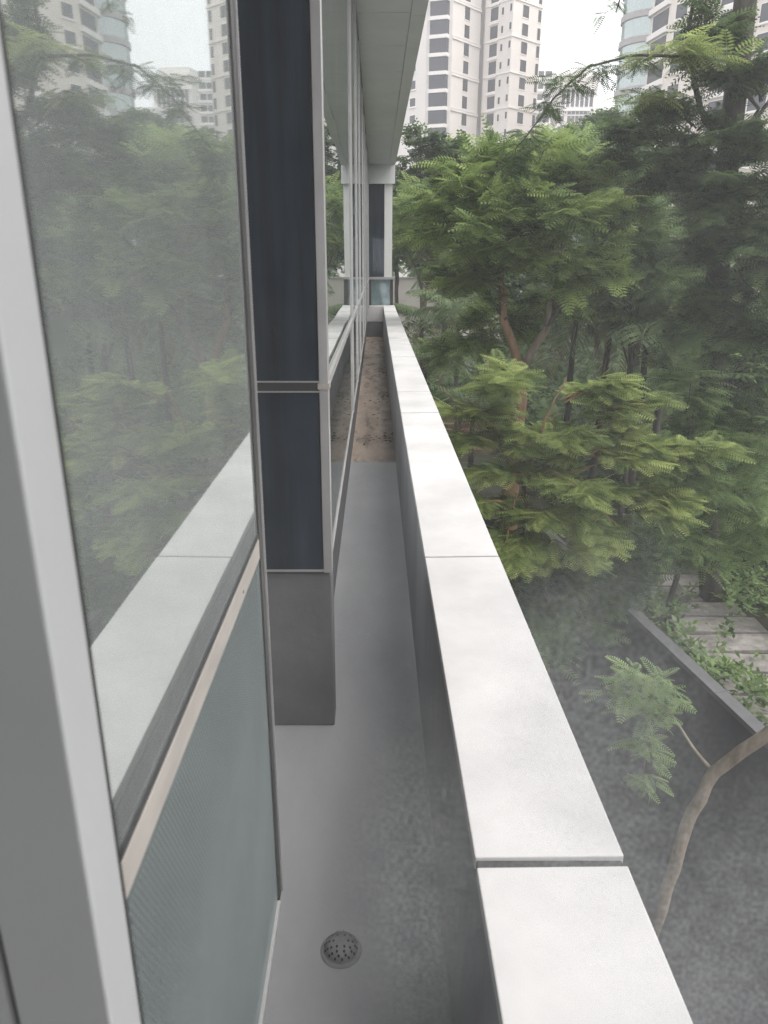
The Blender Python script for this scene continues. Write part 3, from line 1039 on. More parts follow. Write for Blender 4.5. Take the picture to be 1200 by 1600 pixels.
# -------- the big dark tree at the side with the long arching branch
Y = 13.5
base = at(1060, 1010, Y)
t4 = thing('spreading_tree', 'big dark tree with tall straight trunk and long arching branch before the sky', 'tree', (5.6, Y, TER))
tk = [at(1120, 380, Y), at(1133, 250, Y), at(1160, 0, Y), at(1185, -250, Y)]
limb(t4, 'trunk', [(tk[0].x + 0.9, Y, TER - 0.2), (tk[0].x + 0.35, Y, TER + 2.5), tk[0], tk[1], tk[2], tk[3], at(1200, -420, Y)], 0.21, 0.15, M['bark_dark'], 0.01, 14, 12, 14)
limb(t4, 'limb', [tk[1], at(1180, 170, Y - .6), at(1130, 105, Y - .8), at(1060, 88, Y - 1), at(985, 86, Y - 1), at(915, 104, Y - 1), at(860, 155, Y - 1), at(825, 205, Y - 1), at(800, 235, Y - 1)], 0.03, 0.007, M['bark_dark'], 0.012, 15, 6, 32)
limb(t4, 'limb', [tk[1], at(1090, 170, Y), at(1070, 60, Y), at(1085, -60, Y)], 0.06, 0.02, M['bark_dark'], 0.03, 16)
limb(t4, 'limb', [at(1126, 320, Y), at(1060, 250, Y - .5), at(1010, 210, Y - .5), at(955, 200, Y - .5)], 0.05, 0.012, M['bark_dark'], 0.03, 17)
limb(t4, 'limb', [tk[1], at(1170, 200, Y - .4), at(1230, 100, Y - .6)], 0.05, 0.02, M['bark_dark'], 0.03, 18)
limb(t4, 'limb', [tk[2], at(1060, -60, Y - .4), at(980, -40, Y - .6), at(958, 20, Y - .6)], 0.04, 0.008, M['bark_dark'], 0.03, 19)
cl = [C(1105, 20, Y, 36, 36, 30), C(1150, 95, Y - .6, 60, 20, 32), C(1200, 110, Y - .5, 40, 36, 32),
      C(1060, 175, Y, 60, 22, 40), C(985, 205, Y - .4, 46, 14, 24), C(1000, 255, Y, 70, 22, 48), C(1090, 225, Y - .5, 66, 28, 56), C(1185, 225, Y - .8, 66, 40, 72),
      C(1060, 300, Y, 80, 34, 64), C(1150, 320, Y - .8, 86, 50, 110), C(1150, 410, Y - .8, 90, 56, 120), C(1220, 440, Y - .9, 70, 80, 90),
      C(1100, 510, Y - .4, 80, 46, 80), C(1180, 570, Y - .8, 70, 56, 90), C(1130, 670, Y - .6, 60, 40, 48)]
foliage(t4, cl, 14, T_FEATHER, 0.42, 5, M['leaf_dark'], 230, (0.15, 0.85), hub=at(1140, 300, Y), arch=.16, per=10)
arch_pts = [C(815, 215, Y - 1, 17, 16, 12), C(845, 168, Y - 1, 20, 13, 12), C(880, 132, Y - 1, 22, 10, 10), C(925, 108, Y - 1, 26, 11, 11), C(803, 242, Y - 1, 14, 16, 10), C(790, 262, Y - 1, 12, 12, 8), C(1000, 96, Y - 1, 24, 9, 5), C(955, 14, Y - .6, 12, 14, 3)]
foliage(t4, arch_pts, 15, T_FINE, 0.30, 3, M['leaf_dark'], 70, (0.1, 0.6), droop=.3)
fl = [C(1040, 76, Y - 1.0, 54, 10, 18), C(1100, 86, Y - .9, 46, 10, 14), C(1020, 146, Y - .6, 34, 8, 8)]
foliage(t4, fl, 16, T_FEATHER, 0.40, 4, M['leaf_lime'], 30, (0.4, 0.95), flat=0.12, part_name='young_spray')


# -------- trees behind, each its own crown and trunk
def back_tree(name, label, px, Y, top, clumps, seed, material, tmpl, leaf, k, bark, tone=(.2, .8), lean=0.0, trunk=0.16, group=None, n_parts=0):
    b_ = at(px, 700, Y)
    t = thing(name, label, 'tree', (b_.x, Y, TER), group)
    tp = at(px + lean, top, Y)
    limb(t, 'trunk', [(b_.x, Y, TER - .1), (b_.x * .6 + tp.x * .4, Y, TER + (tp.z - TER) * .5), tuple(tp)], trunk, trunk * .3, bark, 0.06, seed)
    for q, c in enumerate(clumps[:5]):
        s = Vector((b_.x * .5 + tp.x * .5, Y, TER + (tp.z - TER) * (0.5 + 0.07 * q)))
        limb(t, 'limb', [s, (s + Vector(c[0])) / 2 + Vector((0, 0, .2)), Vector(c[0])], trunk * .4, trunk * .12, bark, 0.08, seed * 10 + q, 6)
    foliage(t, clumps, seed, tmpl, leaf, k, material, n_parts, tone)
    return t


Y = 24
back_tree('bushy_tree', 'dark dense tree whose crown fills the gap beside the dark spreading tree', 990, Y, 230,
          [C(930, 250, Y, 50, 40, 60), C(985, 290, Y, 60, 60, 90), C(1040, 350, Y, 80, 60, 110), C(960, 370, Y, 60, 50, 80), C(1130, 330, Y, 70, 60, 90),
           C(1000, 440, Y, 80, 50, 80), C(1110, 450, Y, 90, 60, 110), C(1200, 420, Y, 70, 90, 110)], 31, M['leaf_mid'], T_FEATHER, 0.62, 5, M['bark_dark'], (.2, .7))
Y = 21
back_tree('understorey_tree', 'deep green leafy tree low behind the lamp post', 1120, Y, 520,
          [C(1100, 560, Y, 70, 60, 100), C(1180, 560, Y, 70, 70, 110), C(1060, 650, Y, 50, 60, 70), C(1140, 680, Y, 80, 60, 110), C(1215, 700, Y, 60, 80, 90),
           C(1090, 760, Y, 60, 50, 60)], 32, M['leaf_mid'], T_BROAD, 0.62, 6, M['bark_dark'], (.1, .7))
Y = 15.5
back_tree('young_tree', 'mid green young tree above the ground cover slope', 1150, Y, 720,
          [C(1150, 730, Y, 60, 36, 44), C(1190, 790, Y, 60, 46, 50), C(1110, 810, Y, 60, 36, 40), C(1180, 860, Y, 60, 36, 36), C(1060, 850, Y, 50, 26, 26)], 33,
          M['leaf_mid'], T_FEATHER, 0.5, 5, M['bark_dark'], (.1, .6), trunk=.08, n_parts=80)
Y = 32
back_tree('dense_tree', 'mid green dense tree low behind the feathery tree', 760, Y, 320,
          [C(720, 330, Y, 70, 46, 100), C(800, 380, Y, 80, 60, 110), C(880, 350, Y, 70, 60, 100), C(740, 440, Y, 60, 50, 70), C(830, 480, Y, 70, 50, 80), C(910, 450, Y, 60, 60, 80)],
          34, M['leaf_dark'], T_BROAD, 0.8, 6, M['bark_dark'], (.2, .8))
Y = 38
back_tree('pine_tree', 'open dark pine like tree before the pale tower', 652, Y, 195,
          [C(645, 215, Y, 22, 12, 30), C(665, 235, Y, 26, 10, 28), C(640, 255, Y, 28, 10, 30), C(668, 268, Y, 26, 10, 26), C(632, 282, Y, 24, 12, 26)],
          35, M['leaf_dark'], T_BROAD, 0.5, 6, M['bark_dark'], (.3, .8), trunk=.10)
Y = 37
back_tree('spindly_tree', 'thin second dark tree with tiered branches before the pale tower', 690, Y, 215,
          [C(690, 222, Y, 28, 9, 30), C(702, 240, Y, 30, 9, 30), C(682, 258, Y, 26, 10, 28), C(705, 272, Y, 30, 10, 30)],
          36, M['leaf_dark'], T_BROAD, 0.5, 6, M['bark_dark'], (.2, .7), trunk=.09)
Y = 29
back_tree('crooked_tree', 'bright tree with pale crooked trunk beside the end bay', 640, Y, 330,
          [C(640, 320, Y, 26, 12, 26), C(665, 300, Y, 40, 16, 44), C(625, 380, Y, 24, 20, 34), C(670, 360, Y, 40, 26, 60), C(690, 420, Y, 34, 24, 44), C(632, 345, Y, 18, 8, 14)],
          37, M['leaf_bright'], T_FEATHER, 0.55, 5, M['bark_pale'], (.2, .9), lean=40, trunk=.13)
Y = 41
back_tree('screen_tree', 'dark green tree beside the beige boundary wall', 615, Y, 300,
          [C(620, 310, Y, 24, 30, 60), C(600, 350, Y, 30, 30, 60), C(630, 370, Y, 30, 30, 60), C(655, 400, Y, 30, 26, 60), C(585, 400, Y, 30, 26, 50), C(700, 390, Y, 40, 40, 70)],
          38, M['leaf_dark'], T_BROAD, 0.8, 6, M['bark_dark'], (.2, .7))
Y = 48
back_tree('rounded_tree', 'rounded yellow green tree top below the pale towers', 760, Y, 230,
          [C(730, 240, Y, 40, 18, 60), C(780, 250, Y, 50, 22, 70), C(880, 225, Y, 46, 22, 70), C(690, 280, Y, 40, 24, 60), C(830, 240, Y, 40, 22, 50)],
          39, M['leaf_bright'], T_BROAD, 0.9, 6, M['bark_dark'], (.3, .9))
Y = 52
back_tree('hazy_tree', 'grey green tree top below the low pale building', 920, Y, 190,
          [C(905, 215, Y, 34, 18, 50), C(940, 200, Y, 34, 22, 60), C(960, 240, Y, 40, 26, 60)], 40, M['leaf_dark'], T_BROAD, 0.9, 6, M['bark_dark'], (.4, .9))


Y = 12.6
back_tree('shrubby_tree', 'dark green shrubby tree over the ground cover at the path end', 1080, Y, 640,
          [C(1075, 600, Y, 40, 36, 40), C(1100, 680, Y, 56, 36, 56), C(1060, 740, Y, 40, 30, 40), C(1120, 770, Y, 60, 34, 56), C(1040, 830, Y, 56, 26, 40), C(1100, 860, Y, 60, 24, 40),
           C(1180, 680, Y, 60, 40, 60), C(1200, 820, Y, 60, 40, 50)], 51, M['leaf_mid'], T_FEATHER, 0.36, 5, M['bark_dark'], (.25, .95), trunk=.06, n_parts=120)
Y = 16.5
back_tree('slender_tree', 'slender mid green tree filling the gap between the feathery and the dark tree', 985, Y, 330,
          [C(960, 300, Y, 46, 34, 44), C(1005, 350, Y, 50, 36, 50), C(955, 400, Y, 46, 36, 44), C(1020, 440, Y, 46, 40, 44), C(975, 480, Y, 36, 30, 26), C(1060, 500, Y, 40, 40, 34),
           C(1050, 570, Y, 44, 36, 36)], 55, M['leaf_mid'], T_FEATHER, 0.46, 5, M['bark_dark'], (.1, .8), trunk=.07, n_parts=100)
sh = thing('court_shrub', 'dark twiggy shrub at the far end of the sunken court below the layered tree', 'shrub', (3.6, 12.2, 0))
_p = at(890, 930, 11.6)
limb(sh, 'stem', [(3.4, 12, 0), (_p.x, 11.8, _p.z * .6), tuple(_p)], 0.05, 0.02, M['bark_dark'], .04, 52)
foliage(sh, [C(870, 905, 11.2, 56, 30, 50), C(930, 925, 11.6, 50, 34, 50), C(850, 960, 10.6, 36, 34, 30), C(905, 985, 11.0, 40, 34, 34), C(960, 905, 11.4, 46, 30, 44), C(1000, 880, 11.6, 40, 26, 30), C(800, 905, 10.8, 26, 24, 20), C(860, 1010, 9.6, 24, 30, 16)],
        53, T_FEATHER, 0.34, 4, M['leaf_dark'], 60, (.1, .6))

# -------- palms
def frond_mesh(name, L, n, droop, seed, material, width=0.42):
    rg = np.random.default_rng(seed)
    v, f = [], []
    ts = np.linspace(0, 1, 12)

    def pt(t_):
        return np.array([L * (t_ - 0.18 * t_ * t_ * droop), 0, L * (0.55 * t_ - droop * t_ * t_)])
    for t_ in ts:
        p = pt(t_)
        w_ = 0.018 * (1 - .8 * t_)
        v += [p + (0, w_, 0), p - (0, w_, 0)]
    for k in range(11):
        f.append((2 * k, 2 * k + 1, 2 * k + 3, 2 * k + 2))
    for k in range(n):
        t_ = 0.15 + 0.85 * k / n
        p = pt(t_)
        tg = pt(min(1, t_ + .02)) - pt(t_ - .02)
        tg /= np.linalg.norm(tg)
        ln = width * L * math.sin(math.pi * (0.18 + 0.74 * t_)) * rg.uniform(.85, 1.1)
        for s in (-1, 1):
            d = tg * 0.55 + np.array([0, s, -0.30 + rg.uniform(-.15, .15)])
            d /= np.linalg.norm(d)
            wv = tg * 0.020 * L ** .5
            mid = p + d * ln * .55
            tip = p + d * ln + np.array([0, 0, -0.22 * ln])
            i = len(v)
            v += [p, mid + wv, tip, mid - wv]
            f.append((i, i + 1, i + 2, i + 3))
    me = bpy.data.meshes.new(name)
    me.from_pydata([tuple(x) for x in v], [], f)
    a = me.attributes.new('tone', 'FLOAT', 'FACE')
    a.data.foreach_set('value', np.clip(rg.normal(.5, .2, len(f)), 0, 1).astype(np.float32))
    me.materials.append(material)
    return me


FR = [frond_mesh('frond', 1.9, 26, .62, 1, M['leaf_palm']), frond_mesh('frond', 1.7, 24, .80, 2, M['leaf_palm']), frond_mesh('frond', 2.0, 26, .45, 3, M['leaf_palm'])]
FD = frond_mesh('dead_frond', 1.7, 22, 1.15, 4, M['leaf_dry'])


def palm(px, py, Y, label, nf=13, sc=1.0, seed=0, dead=2):
    c = at(px, py, Y)
    rg = random.Random(seed)
    t = thing('palm_tree', label, 'palm', (c.x, Y, TER), 'palms in the garden')
    limb(t, 'trunk', [(c.x + rg.uniform(-.2, .2), Y, TER - .1), (c.x, Y, (TER + c.z) / 2), tuple(c)], 0.10, 0.06, M['bark_dark'], 0.02, seed)
    inv = parent_world(t).inverted()
    for k in range(nf + dead):
        me = FD if k >= nf else FR[rg.randrange(3)]
        o = bpy.data.objects.new('dead_frond' if k >= nf else 'frond', me)
        COL.objects.link(o)
        o.parent = t
        a = k * 2.399 + rg.uniform(-.25, .25)
        el = rg.uniform(-.35, .55) if k < nf else -0.5
        s = sc * rg.uniform(.8, 1.1)
        o.matrix_basis = inv @ Matrix.Translation(c) @ Matrix.Rotation(a, 4, 'Z') @ Matrix.Rotation(-el, 4, 'Y') @ Matrix.Rotation(rg.uniform(-.25, .25), 4, 'X') @ Matrix.Scale(s, 4)


palm(655, 500, 27, 'feather palm next to the far coping end, in front of the beige wall', seed=1, sc=1.0)
palm(712, 490, 25, 'feather palm with arching fronds just behind the white coping', seed=2, sc=1.0)
palm(895, 500, 17.5, 'palm with a fan of dark fronds behind the yellow green tree', seed=3)
palm(955, 440, 17.5, 'palm with hanging dry fronds behind the feathery crown', seed=4, dead=4)
palm(1010, 510, 16.8, 'pale green palm just beside the lamp post', seed=5)
palm(1050, 430, 17.5, 'tall palm in deep shade under the spreading tree', seed=6)
palm(660, 560, 21, 'short palm close to the parapet with fronds over the coping', seed=7, sc=.85)
palm(735, 640, 19.5, 'low palm with dead grey fronds hanging beside the brown steps', seed=8, sc=.85, dead=6)
palm(1000, 600, 19, 'small palm at the foot of the lamp post', seed=9, sc=.8)
palm(690, 430, 33, 'distant palm before the beige boundary wall', seed=10, sc=1.1)
palm(1090, 470, 22, 'palm half hidden in the dark understorey', seed=11)

# ground cover and low shrubs on the terrace
rg = np.random.default_rng(8)
N_ = 8500
gx = rg.uniform(4.9, 12.5, N_)
gy = rg.uniform(7.0, 21, N_)
onpath = (np.abs(gx - (6.45 - 0.012 * (gy - 8))) < 0.62 + 0.28 * np.sin(gy * 1.7) + .12 * np.sin(gy * 5.1)) & (gy > 7.4) & (gy < 19) & (rg.uniform(0, 1, N_) > 0.10)
k_ = (~onpath) & (gx > 5.50 - 0.15 * (gy - 6))
gx, gy = gx[k_], gy[k_]
gz = TER + 0.05 + 0.38 * np.abs(np.sin(gx * 1.9 + 0.6) * np.cos(gy * 1.3)) + rg.uniform(0, .15, len(gx))
d_ = np.stack([rg.normal(0, 1, len(gx)), rg.normal(0, 1, len(gx)), rg.normal(.3, .3, len(gx))], 1)
me = leaf_mesh('ground_cover', T_GROUND, np.stack([gx, gy, gz], 1), frames(d_, rg.normal(0, .4, len(gx))), rg.uniform(.18, .36, len(gx)), np.clip(rg.normal(.5, .25, len(gx)), 0, 1), M['leaf_mid'])
tag(link('ground_cover', me), 'leafy green ground cover spreading over the terrace', kind='stuff')

# far greenery filling the garden floor between the trees
N_ = 6500
gx = rg.uniform(-9, 26, N_)
gy = rg.uniform(20, 44, N_)
gz = TER + rg.uniform(0, 1, N_) ** 1.5 * (1.6 + 1.6 * np.abs(np.sin(gx * .8) * np.cos(gy * .5 + gx * .3)))
q_ = 2600
gx = np.concatenate([gx, rg.uniform(-12, 42, q_)])
gy = np.concatenate([gy, rg.uniform(46, 60, q_)])
gz = np.concatenate([gz, TER + rg.uniform(0, 1, q_) * (5.4 + 1.6 * np.sin(gx[-q_:] * .7))])
k_ = ~((gx > 1.6) & (gx < 4.4) & (gy < 29))
gx, gy, gz = gx[k_], gy[k_], gz[k_]
d_ = np.stack([rg.normal(0, 1, len(gx)), rg.normal(0, 1, len(gx)), rg.normal(.1, .4, len(gx))], 1)
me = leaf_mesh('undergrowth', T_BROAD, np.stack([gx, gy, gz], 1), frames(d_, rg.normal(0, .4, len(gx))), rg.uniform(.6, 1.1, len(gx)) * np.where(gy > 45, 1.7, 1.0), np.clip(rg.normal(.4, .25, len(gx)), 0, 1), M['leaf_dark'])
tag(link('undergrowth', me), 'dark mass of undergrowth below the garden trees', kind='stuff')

# lamp post
lp = at(1057, 588, 21.0)
lamp = thing('lamp_post', 'slim dark lamp post with small pale head among the palms', 'lamp post', (lp.x, 21.0, TER))
MB().tube([(lp.x, 21, TER), (lp.x, 21, lp.z)], [0.075, 0.065], 12).build('post', M['pole'], lamp, smooth=True)
B('lamp_head', M['lamp_white'], lamp, lp.x - 0.34, lp.x - 0.06, 20.93, 21.07, lp.z - 0.06, lp.z - 0.005, bevel=0.01)
B('post_cap', M['pole'], lamp, lp.x - 0.09, lp.x + 0.09, 20.91, 21.09, lp.z, lp.z + 0.04)

# leaf litter in the gutter
lm = MB()
rr = random.Random(4)
for k in range(120):
    y = rr.choice([rr.gauss(8.1, .12), rr.gauss(10.6, .3), rr.gauss(13.3, .35), rr.uniform(7.3, 19)])
    x = rr.uniform(-.16, .21) if rr.random() < .55 else rr.gauss(.14, .05)
    if not (-0.17 < x < 0.215 and 7.2 < y < 19.5):
        continue
    a, l_, w_ = rr.uniform(0, 6.28), rr.uniform(.012, .04), rr.uniform(.005, .014)
    ca, sa = math.cos(a), math.sin(a)
    i = len(lm.v)
    for (u, v_, h) in ((-l_, 0, .003), (0, -w_, .006), (l_, 0, .009), (0, w_, .012)):
        lm.v.append((x + u * ca - v_ * sa, y + u * sa + v_ * ca, GZ + h))
    lm.f.append((i, i + 1, i + 2, i + 3))
tag(lm.build('leaf_litter', M['litter']), 'dead leaves lying on the stained gutter floor', kind='stuff')


# ------------------------------------------------------------------ far buildings
FL = 3.0


def edge_dir(a, b_):
    u = Vector((b_[0] - a[0], b_[1] - a[1]))
    ln = u.length
    return (u.x / ln, u.y / ln), ln


_win = {}


def window(parent, p, u, c, wd, z, ht, proud=0.06, glass=None, sill=True):
    """a framed window on the wall line from p along u, its pane a sub-part; alike windows share their meshes"""
    key = (round(wd, 2), round(ht, 2), sill, glass.name if glass else '')
    if key not in _win:
        f_ = MB()
        f_.box(-wd / 2 - .10, wd / 2 + .10, -0.10, 0.04, -0.16, 0.0)
        if sill:
            f_.box(-wd / 2 - .18, wd / 2 + .18, -0.22, 0.03, -0.30, -0.161)
        f_.box(-wd / 2 - .10, -wd / 2, -0.08, 0.04, 0.001, ht)
        f_.box(wd / 2, wd / 2 + .10, -0.08, 0.04, 0.001, ht)
        f_.box(-wd / 2 - .10, wd / 2 + .10, -0.08, 0.04, ht + .001, ht + .10)
        me1 = bpy.data.meshes.new('window')
        me1.from_pydata(f_.v, [], f_.f)
        me1.materials.append(M['tower_trim'])
        g_ = MB().box(-wd / 2 + .001, wd / 2 - .001, -0.02, 0.03, 0.002, ht - .001)
        me2 = bpy.data.meshes.new('pane')
        me2.from_pydata(g_.v, [], g_.f)
        me2.materials.append(glass or M['tower_glass'])
        _win[key] = (me1, me2)
    me1, me2 = _win[key]
    o = bpy.data.objects.new('window', me1)
    COL.objects.link(o)
    o.parent = parent
    ang = math.atan2(u[1], u[0])
    loc = Vector((p[0] + u[0] * c, p[1] + u[1] * c, z)) - parent.location
    o.location = loc
    o.rotation_euler = (0, 0, ang)
    q = bpy.data.objects.new('pane', me2)
    COL.objects.link(q)
    q.parent = o
    return o


def gx_(px, Y):
    """x of the point seen at column px near the horizon line at distance Y"""
    return at(px, 408, Y).x


def gpt(px, py, Y):
    p = at(px, py, Y)
    return (p.x, p.y)


# ---- pale tower with bay windows (two wings joined by a grey recess)
Zb, Zt = CZ - 7, CZ + 62
ta = thing('apartment_tower', 'pale tower wing with stacked wide bay windows nearest the soffit', 'building', (15, 160, Zb))
A0, A1, A2, A3 = gpt(618, 110, 166), gpt(661, 110, 160.5), gpt(701, 110, 159), gpt(744, 110, 166)
MB().prism([A0, A1, A2, A3, (A3[0], 190), (A0[0], 190)], Zb, Zt).build('wall', M['tower_white'], ta)
u01, l01 = edge_dir(A0, A1)
u12, l12 = edge_dir(A1, A2)
u23, l23 = edge_dir(A2, A3)
z0 = at(700, 222, 160).z
for k in range(-2, 16):
    z = z0 + k * FL
    # bay window: a projecting dark glazed box over a white ledge
    f_ = MB()
    pts = lambda d, e: [(A1[0] + u12[0] * e, A1[1] + u12[1] * e), (A1[0] + u12[0] * (e + .2) + u12[1] * d, A1[1] + u12[1] * (e + .2) - u12[0] * d),
                        (A2[0] - u12[0] * (e + .2) + u12[1] * d, A2[1] - u12[1] * (e + .2) - u12[0] * d), (A2[0] - u12[0] * e, A2[1] - u12[1] * e)]
    fr_ = MB().prism(pts(1.0, 0.55), z - 0.62, z).build('bay_ledge', M['tower_trim'], ta)
    MB().prism(pts(0.85, 0.65), z + .002, z + 2.36).build('bay_window', M['tower_glass'], ta)
    window(ta, A0, u01, l01 * .55, 1.5, z + 0.7, 1.45)
    window(ta, A2, u23, l23 * .50, 1.75, z + 0.25, 2.15, sill=False)
    if k % 2 == 0:
        MB().obox(A2, u23, 0.0, l23, 0.0, 0.22, z - 0.62, z - 0.30).build('string_course', M['tower_trim'], ta)
        MB().obox(A2, u23, 0.0, l23, 0.0, 0.16, z - 0.16, z + 0.02).build('string_course', M['tower_trim'], ta)
MB().prism([gpt(736, 110, 167.5), gpt(757, 110, 167.5), gpt(757, 110, 186), gpt(736, 110, 186)], Zb, Zt - 1).build('recess_wall', M['tower_recess'], ta, )

tb = thing('apartment_tower', 'pale tower wing with slim windows on two faces behind the feathery tree', 'building', (26, 160, Zb))
B0, B1, B2 = gpt(751, 110, 165.5), gpt(793, 110, 160), gpt(838, 110, 166)
MB().prism([B0, B1, B2, (B2[0], 192), (B0[0], 192)], Zb, Zt - 2).build('wall', M['tower_white'], tb)
u0, l0 = edge_dir(B0, B1)
u1, l1 = edge_dir(B1, B2)
z0 = at(770, 222, 163).z
for k in range(-2, 15):
    z = z0 + k * FL
    window(tb, B0, u0, l0 * .34, 2.0, z, 2.15, sill=False)
    window(tb, B0, u0, l0 * .64, 0.55, z + .55, 1.2, sill=False)
    window(tb, B0, u0, l0 * .93, 0.55, z + .75, 1.2, sill=False)
    window(tb, B1, u1, l1 * .42, 1.9, z + .2, 2.0, sill=False)
    window(tb, B1, u1, l1 * .90, 1.0, z + .2, 2.0, sill=False)
    MB().obox(B0, u0, l0 * .34 - 1.2, l0 * .34 + 1.2, 0.0, 0.35, z - 0.62, z - 0.17).build('window_ledge', M['tower_trim'], tb)
    if k % 2 == 0:
        MB().obox(B0, u0, 0.0, l0 + .1, 0.0, 0.20, z - 0.40, z - 0.165).build('string_course', M['tower_trim'], tb)
        MB().obox(B1, u1, 0.0, l1, 0.0, 0.20, z - 0.40, z - 0.165).build('string_course', M['tower_trim'], tb)

# ---- low pale building with a row of tall windows
lb = thing('stepped_building', 'low hazy white building with stepped roof and tall upper windows', 'building', (62, 262, Zb))
Yb = 258
L0, L1, L2 = gpt(838, 140, Yb + 18), gpt(874, 140, Yb + 2), gpt(930, 140, Yb + 3)


def ztop(px, py, Y):
    return at(px, py, Y).z


MB().prism([L0, L1, L2, (L2[0] - 2, 300), (L0[0], 300)], Zb, ztop(875, 112, Yb)).build('wall', M['tower_white'], lb)
MB().prism([(L0[0] + .8, L0[1] + 3), (L1[0], L1[1] + 3), (L2[0] - 1.5, L2[1] + 3), (L2[0] - 4, 298), (L0[0] + 1, 298)], ztop(875, 112, Yb) + .01, ztop(875, 98, Yb)).build('upper_roof', M['tower_trim'], lb)
uL, lL = edge_dir(L1, L2)
MB().obox(L1, uL, -0.4, lL + .4, 0.0, 0.9, ztop(880, 118, Yb), ztop(880, 112, Yb)).build('cornice', M['tower_trim'], lb)
F0, F1 = gpt(868, 150, Yb - 4), gpt(928, 150, Yb - 4)
MB().prism([F0, F1, (F1[0], Yb + 1.8), (F0[0], Yb + 1.8)], Zb, ztop(890, 132, Yb - 4)).build('front_wall', M['tower_white'], lb)
uF, lF = edge_dir(F0, F1)
MB().obox(F0, uF, -.4, lF + .4, 0, .7, ztop(890, 140, Yb - 4), ztop(890, 134, Yb - 4)).build('cornice', M['tower_trim'], lb)
MB().obox(F0, uF, -.6, lF + .6, 0, 1.0, ztop(890, 174, Yb - 4), ztop(890, 169, Yb - 4)).build('ledge', M['tower_trim'], lb)
for k in range(7):
    window(lb, F0, uF, lF * (0.14 + k * 0.122), 1.05, ztop(890, 168, Yb - 4), 5.0, sill=False)
for k in range(6):
    for j in range(3):
        window(lb, F0, uF, lF * (0.32 + k * 0.105), 1.1, ztop(890, 206, Yb - 4) + j * 2.4, 2.0, sill=False)
for j in range(3):
    window(lb, F0, uF, lF * .11, 1.8, ztop(890, 206, Yb - 4) + j * 2.9, 1.5)
uS, lS = edge_dir(L0, L1)
for j in range(4):
    MB().obox(L0, uS, 0, lS, 0, .5, ztop(860, 122 + 9 * j, Yb + 8) - .6, ztop(860, 122 + 9 * j, Yb + 8)).build('string_course', M['tower_trim'], lb)
lw = thing('balcony_block', 'narrow white balcony block beside the slim windowed tower', 'building', (58, 240, Zb))
W0, W1 = gpt(828, 200, 240), gpt(855, 200, 240)
MB().prism([W0, W1, (W1[0], 252), (W0[0], 252)], Zb, ztop(840, 150, 240)).build('wall', M['tower_white'], lw)
uW, lW = edge_dir(W0, W1)
for j in range(7):
    z = ztop(840, 226, 240) + j * 2.9
    for c in (.28, .72):
        window(lw, W0, uW, lW * c, 1.9, z, 1.6, sill=False)
    MB().obox(W0, uW, 0, lW, 0, .6, z - .75, z - .17).build('balcony_ledge', M['tower_trim'], lw)
gb = thing('grey_house', 'small grey hazy house with pitched roof beyond the stepped building', 'building', (76, 230, Zb))
G0, G1 = gpt(925, 190, 230), gpt(975, 190, 230)
MB().prism([G0, G1, (G1[0], 244), (G0[0], 244)], Zb, ztop(950, 178, 230)).build('wall', M['tower_recess'], gb)
rf = MB()
i_ = [(G0[0] - .5, 229.5), (G1[0] + .5, 229.5), (G1[0] + .5, 244.5), (G0[0] - .5, 244.5)]
zr = ztop(950, 178, 230)
rf.v = [(p[0], p[1], zr + .02) for p in i_] + [((G0[0] + 1), 237, ztop(950, 160, 230)), ((G1[0] - 1), 237, ztop(950, 160, 230))]
rf.f = [(0, 1, 5, 4), (2, 3, 4, 5), (1, 2, 5), (3, 0, 4), (3, 2, 1, 0)]
rf.build('roof', M['tower_recess'], gb)
uG, lG = edge_dir(G0, G1)
for k in range(5):
    for j in range(2):
        window(gb, G0, uG, lG * (.12 + .19 * k), 1.1, ztop(950, 200, 230) + j * 2.4, 1.6, sill=False)

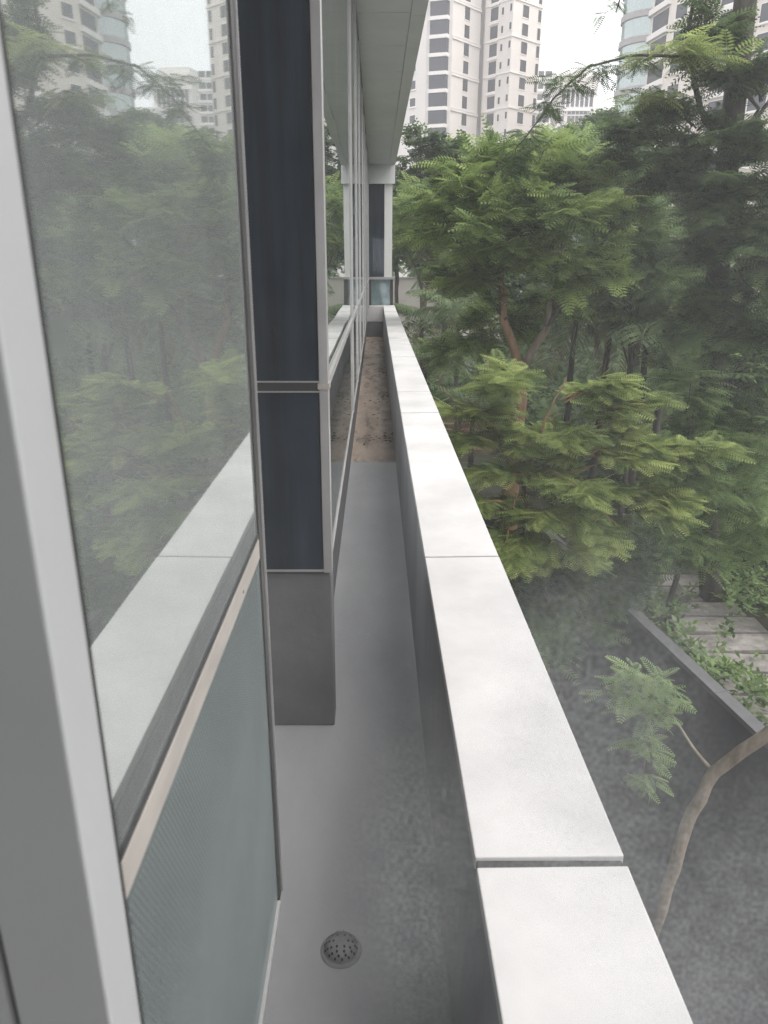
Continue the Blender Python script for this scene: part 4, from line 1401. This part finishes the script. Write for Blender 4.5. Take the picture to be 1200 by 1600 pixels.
# ---- cream tower with curved green glass corner
tc_ = thing('corner_tower', 'cream tower with curved green glass corner rising behind the dark tree', 'building', (48, 118, Zb))
Yc = 118
E0, E1, E2 = gpt(1004, 110, Yc + 6), gpt(1034, 110, Yc), gpt(1300, 110, Yc - 22)
MB().prism([E0, E1, E2, (E2[0] + 8, 170), (E0[0] / E0[1] * 170 + 4, 170)], Zb, Zt - 6).build('wall', M['cream'], tc_)
cc = (E0[0] + 1.0, Yc + 9.5)
rad = 3.9
zc0 = at(1010, 205, Yc).z
FLc = 3.25
uE, lE = edge_dir(E1, E2)
u_, l_ = edge_dir(E0, E1)
for k in range(-2, 14):
    z = zc0 + k * FLc
    arc = [(cc[0] + rad * math.cos(t_), cc[1] + rad * math.sin(t_)) for t_ in np.linspace(R(150), R(300), 12)]
    arc2 = [(cc[0] + (rad + .25) * math.cos(t_), cc[1] + (rad + .25) * math.sin(t_)) for t_ in np.linspace(R(150), R(300), 12)]
    MB().prism(arc + [cc], z + .5, z + FLc - .35).build('curved_glazing', M['curved_glass'], tc_)
    MB().prism(arc2 + [cc], z - .35 + .002, z + .498).build('curved_ledge', M['tower_recess'], tc_)
    # wide loggias beside the glass corner
    window(tc_, E0, u_, l_ * .55, l_ * .78, z + .35, 2.1, sill=False)
    MB().obox(E0, u_, 0.1, l_ - .05, 0, .5, z - .55, z + .18).build('balcony_ledge', M['tower_trim'], tc_)
    window(tc_, E1, uE, 1.9, 1.9, z + .6, 1.7)
    for c in (9.5, 15.5, 20.5):
        window(tc_, E1, uE, c, 2.6, z + .35, 2.0)
    MB().obox(E1, uE, 6.9, 12.4, 0, .45, z - .55, z + .04).build('balcony_ledge', M['tower_trim'], tc_)
for a_, b__ in ((6.2, 6.8), (12.5, 13.1), (17.6, 18.2)):
    MB().obox(E1, uE, a_, b__, 0, .4, Zb, Zt - 7).build('pilaster', M['cream'], tc_)

# ------------------------------------------------------------------ humid air
hz = MB().box(-70, 140, -40, 330, -1.0, CZ + 75)
hm_ = bpy.data.materials.new('humid_air')
hm_.use_nodes = True
nt = hm_.node_tree
nt.nodes.clear()
o_ = nt.nodes.new('ShaderNodeOutputMaterial')
pv = nt.nodes.new('ShaderNodeVolumePrincipled')
pv.inputs['Color'].default_value = (0.95, 0.95, 0.97, 1)
pv.inputs['Density'].default_value = 0.0013
pv.inputs['Anisotropy'].default_value = 0.3
nt.links.new(pv.outputs[0], o_.inputs['Volume'])
tag(hz.build('haze', hm_), 'thin humid haze in the air', kind='stuff')
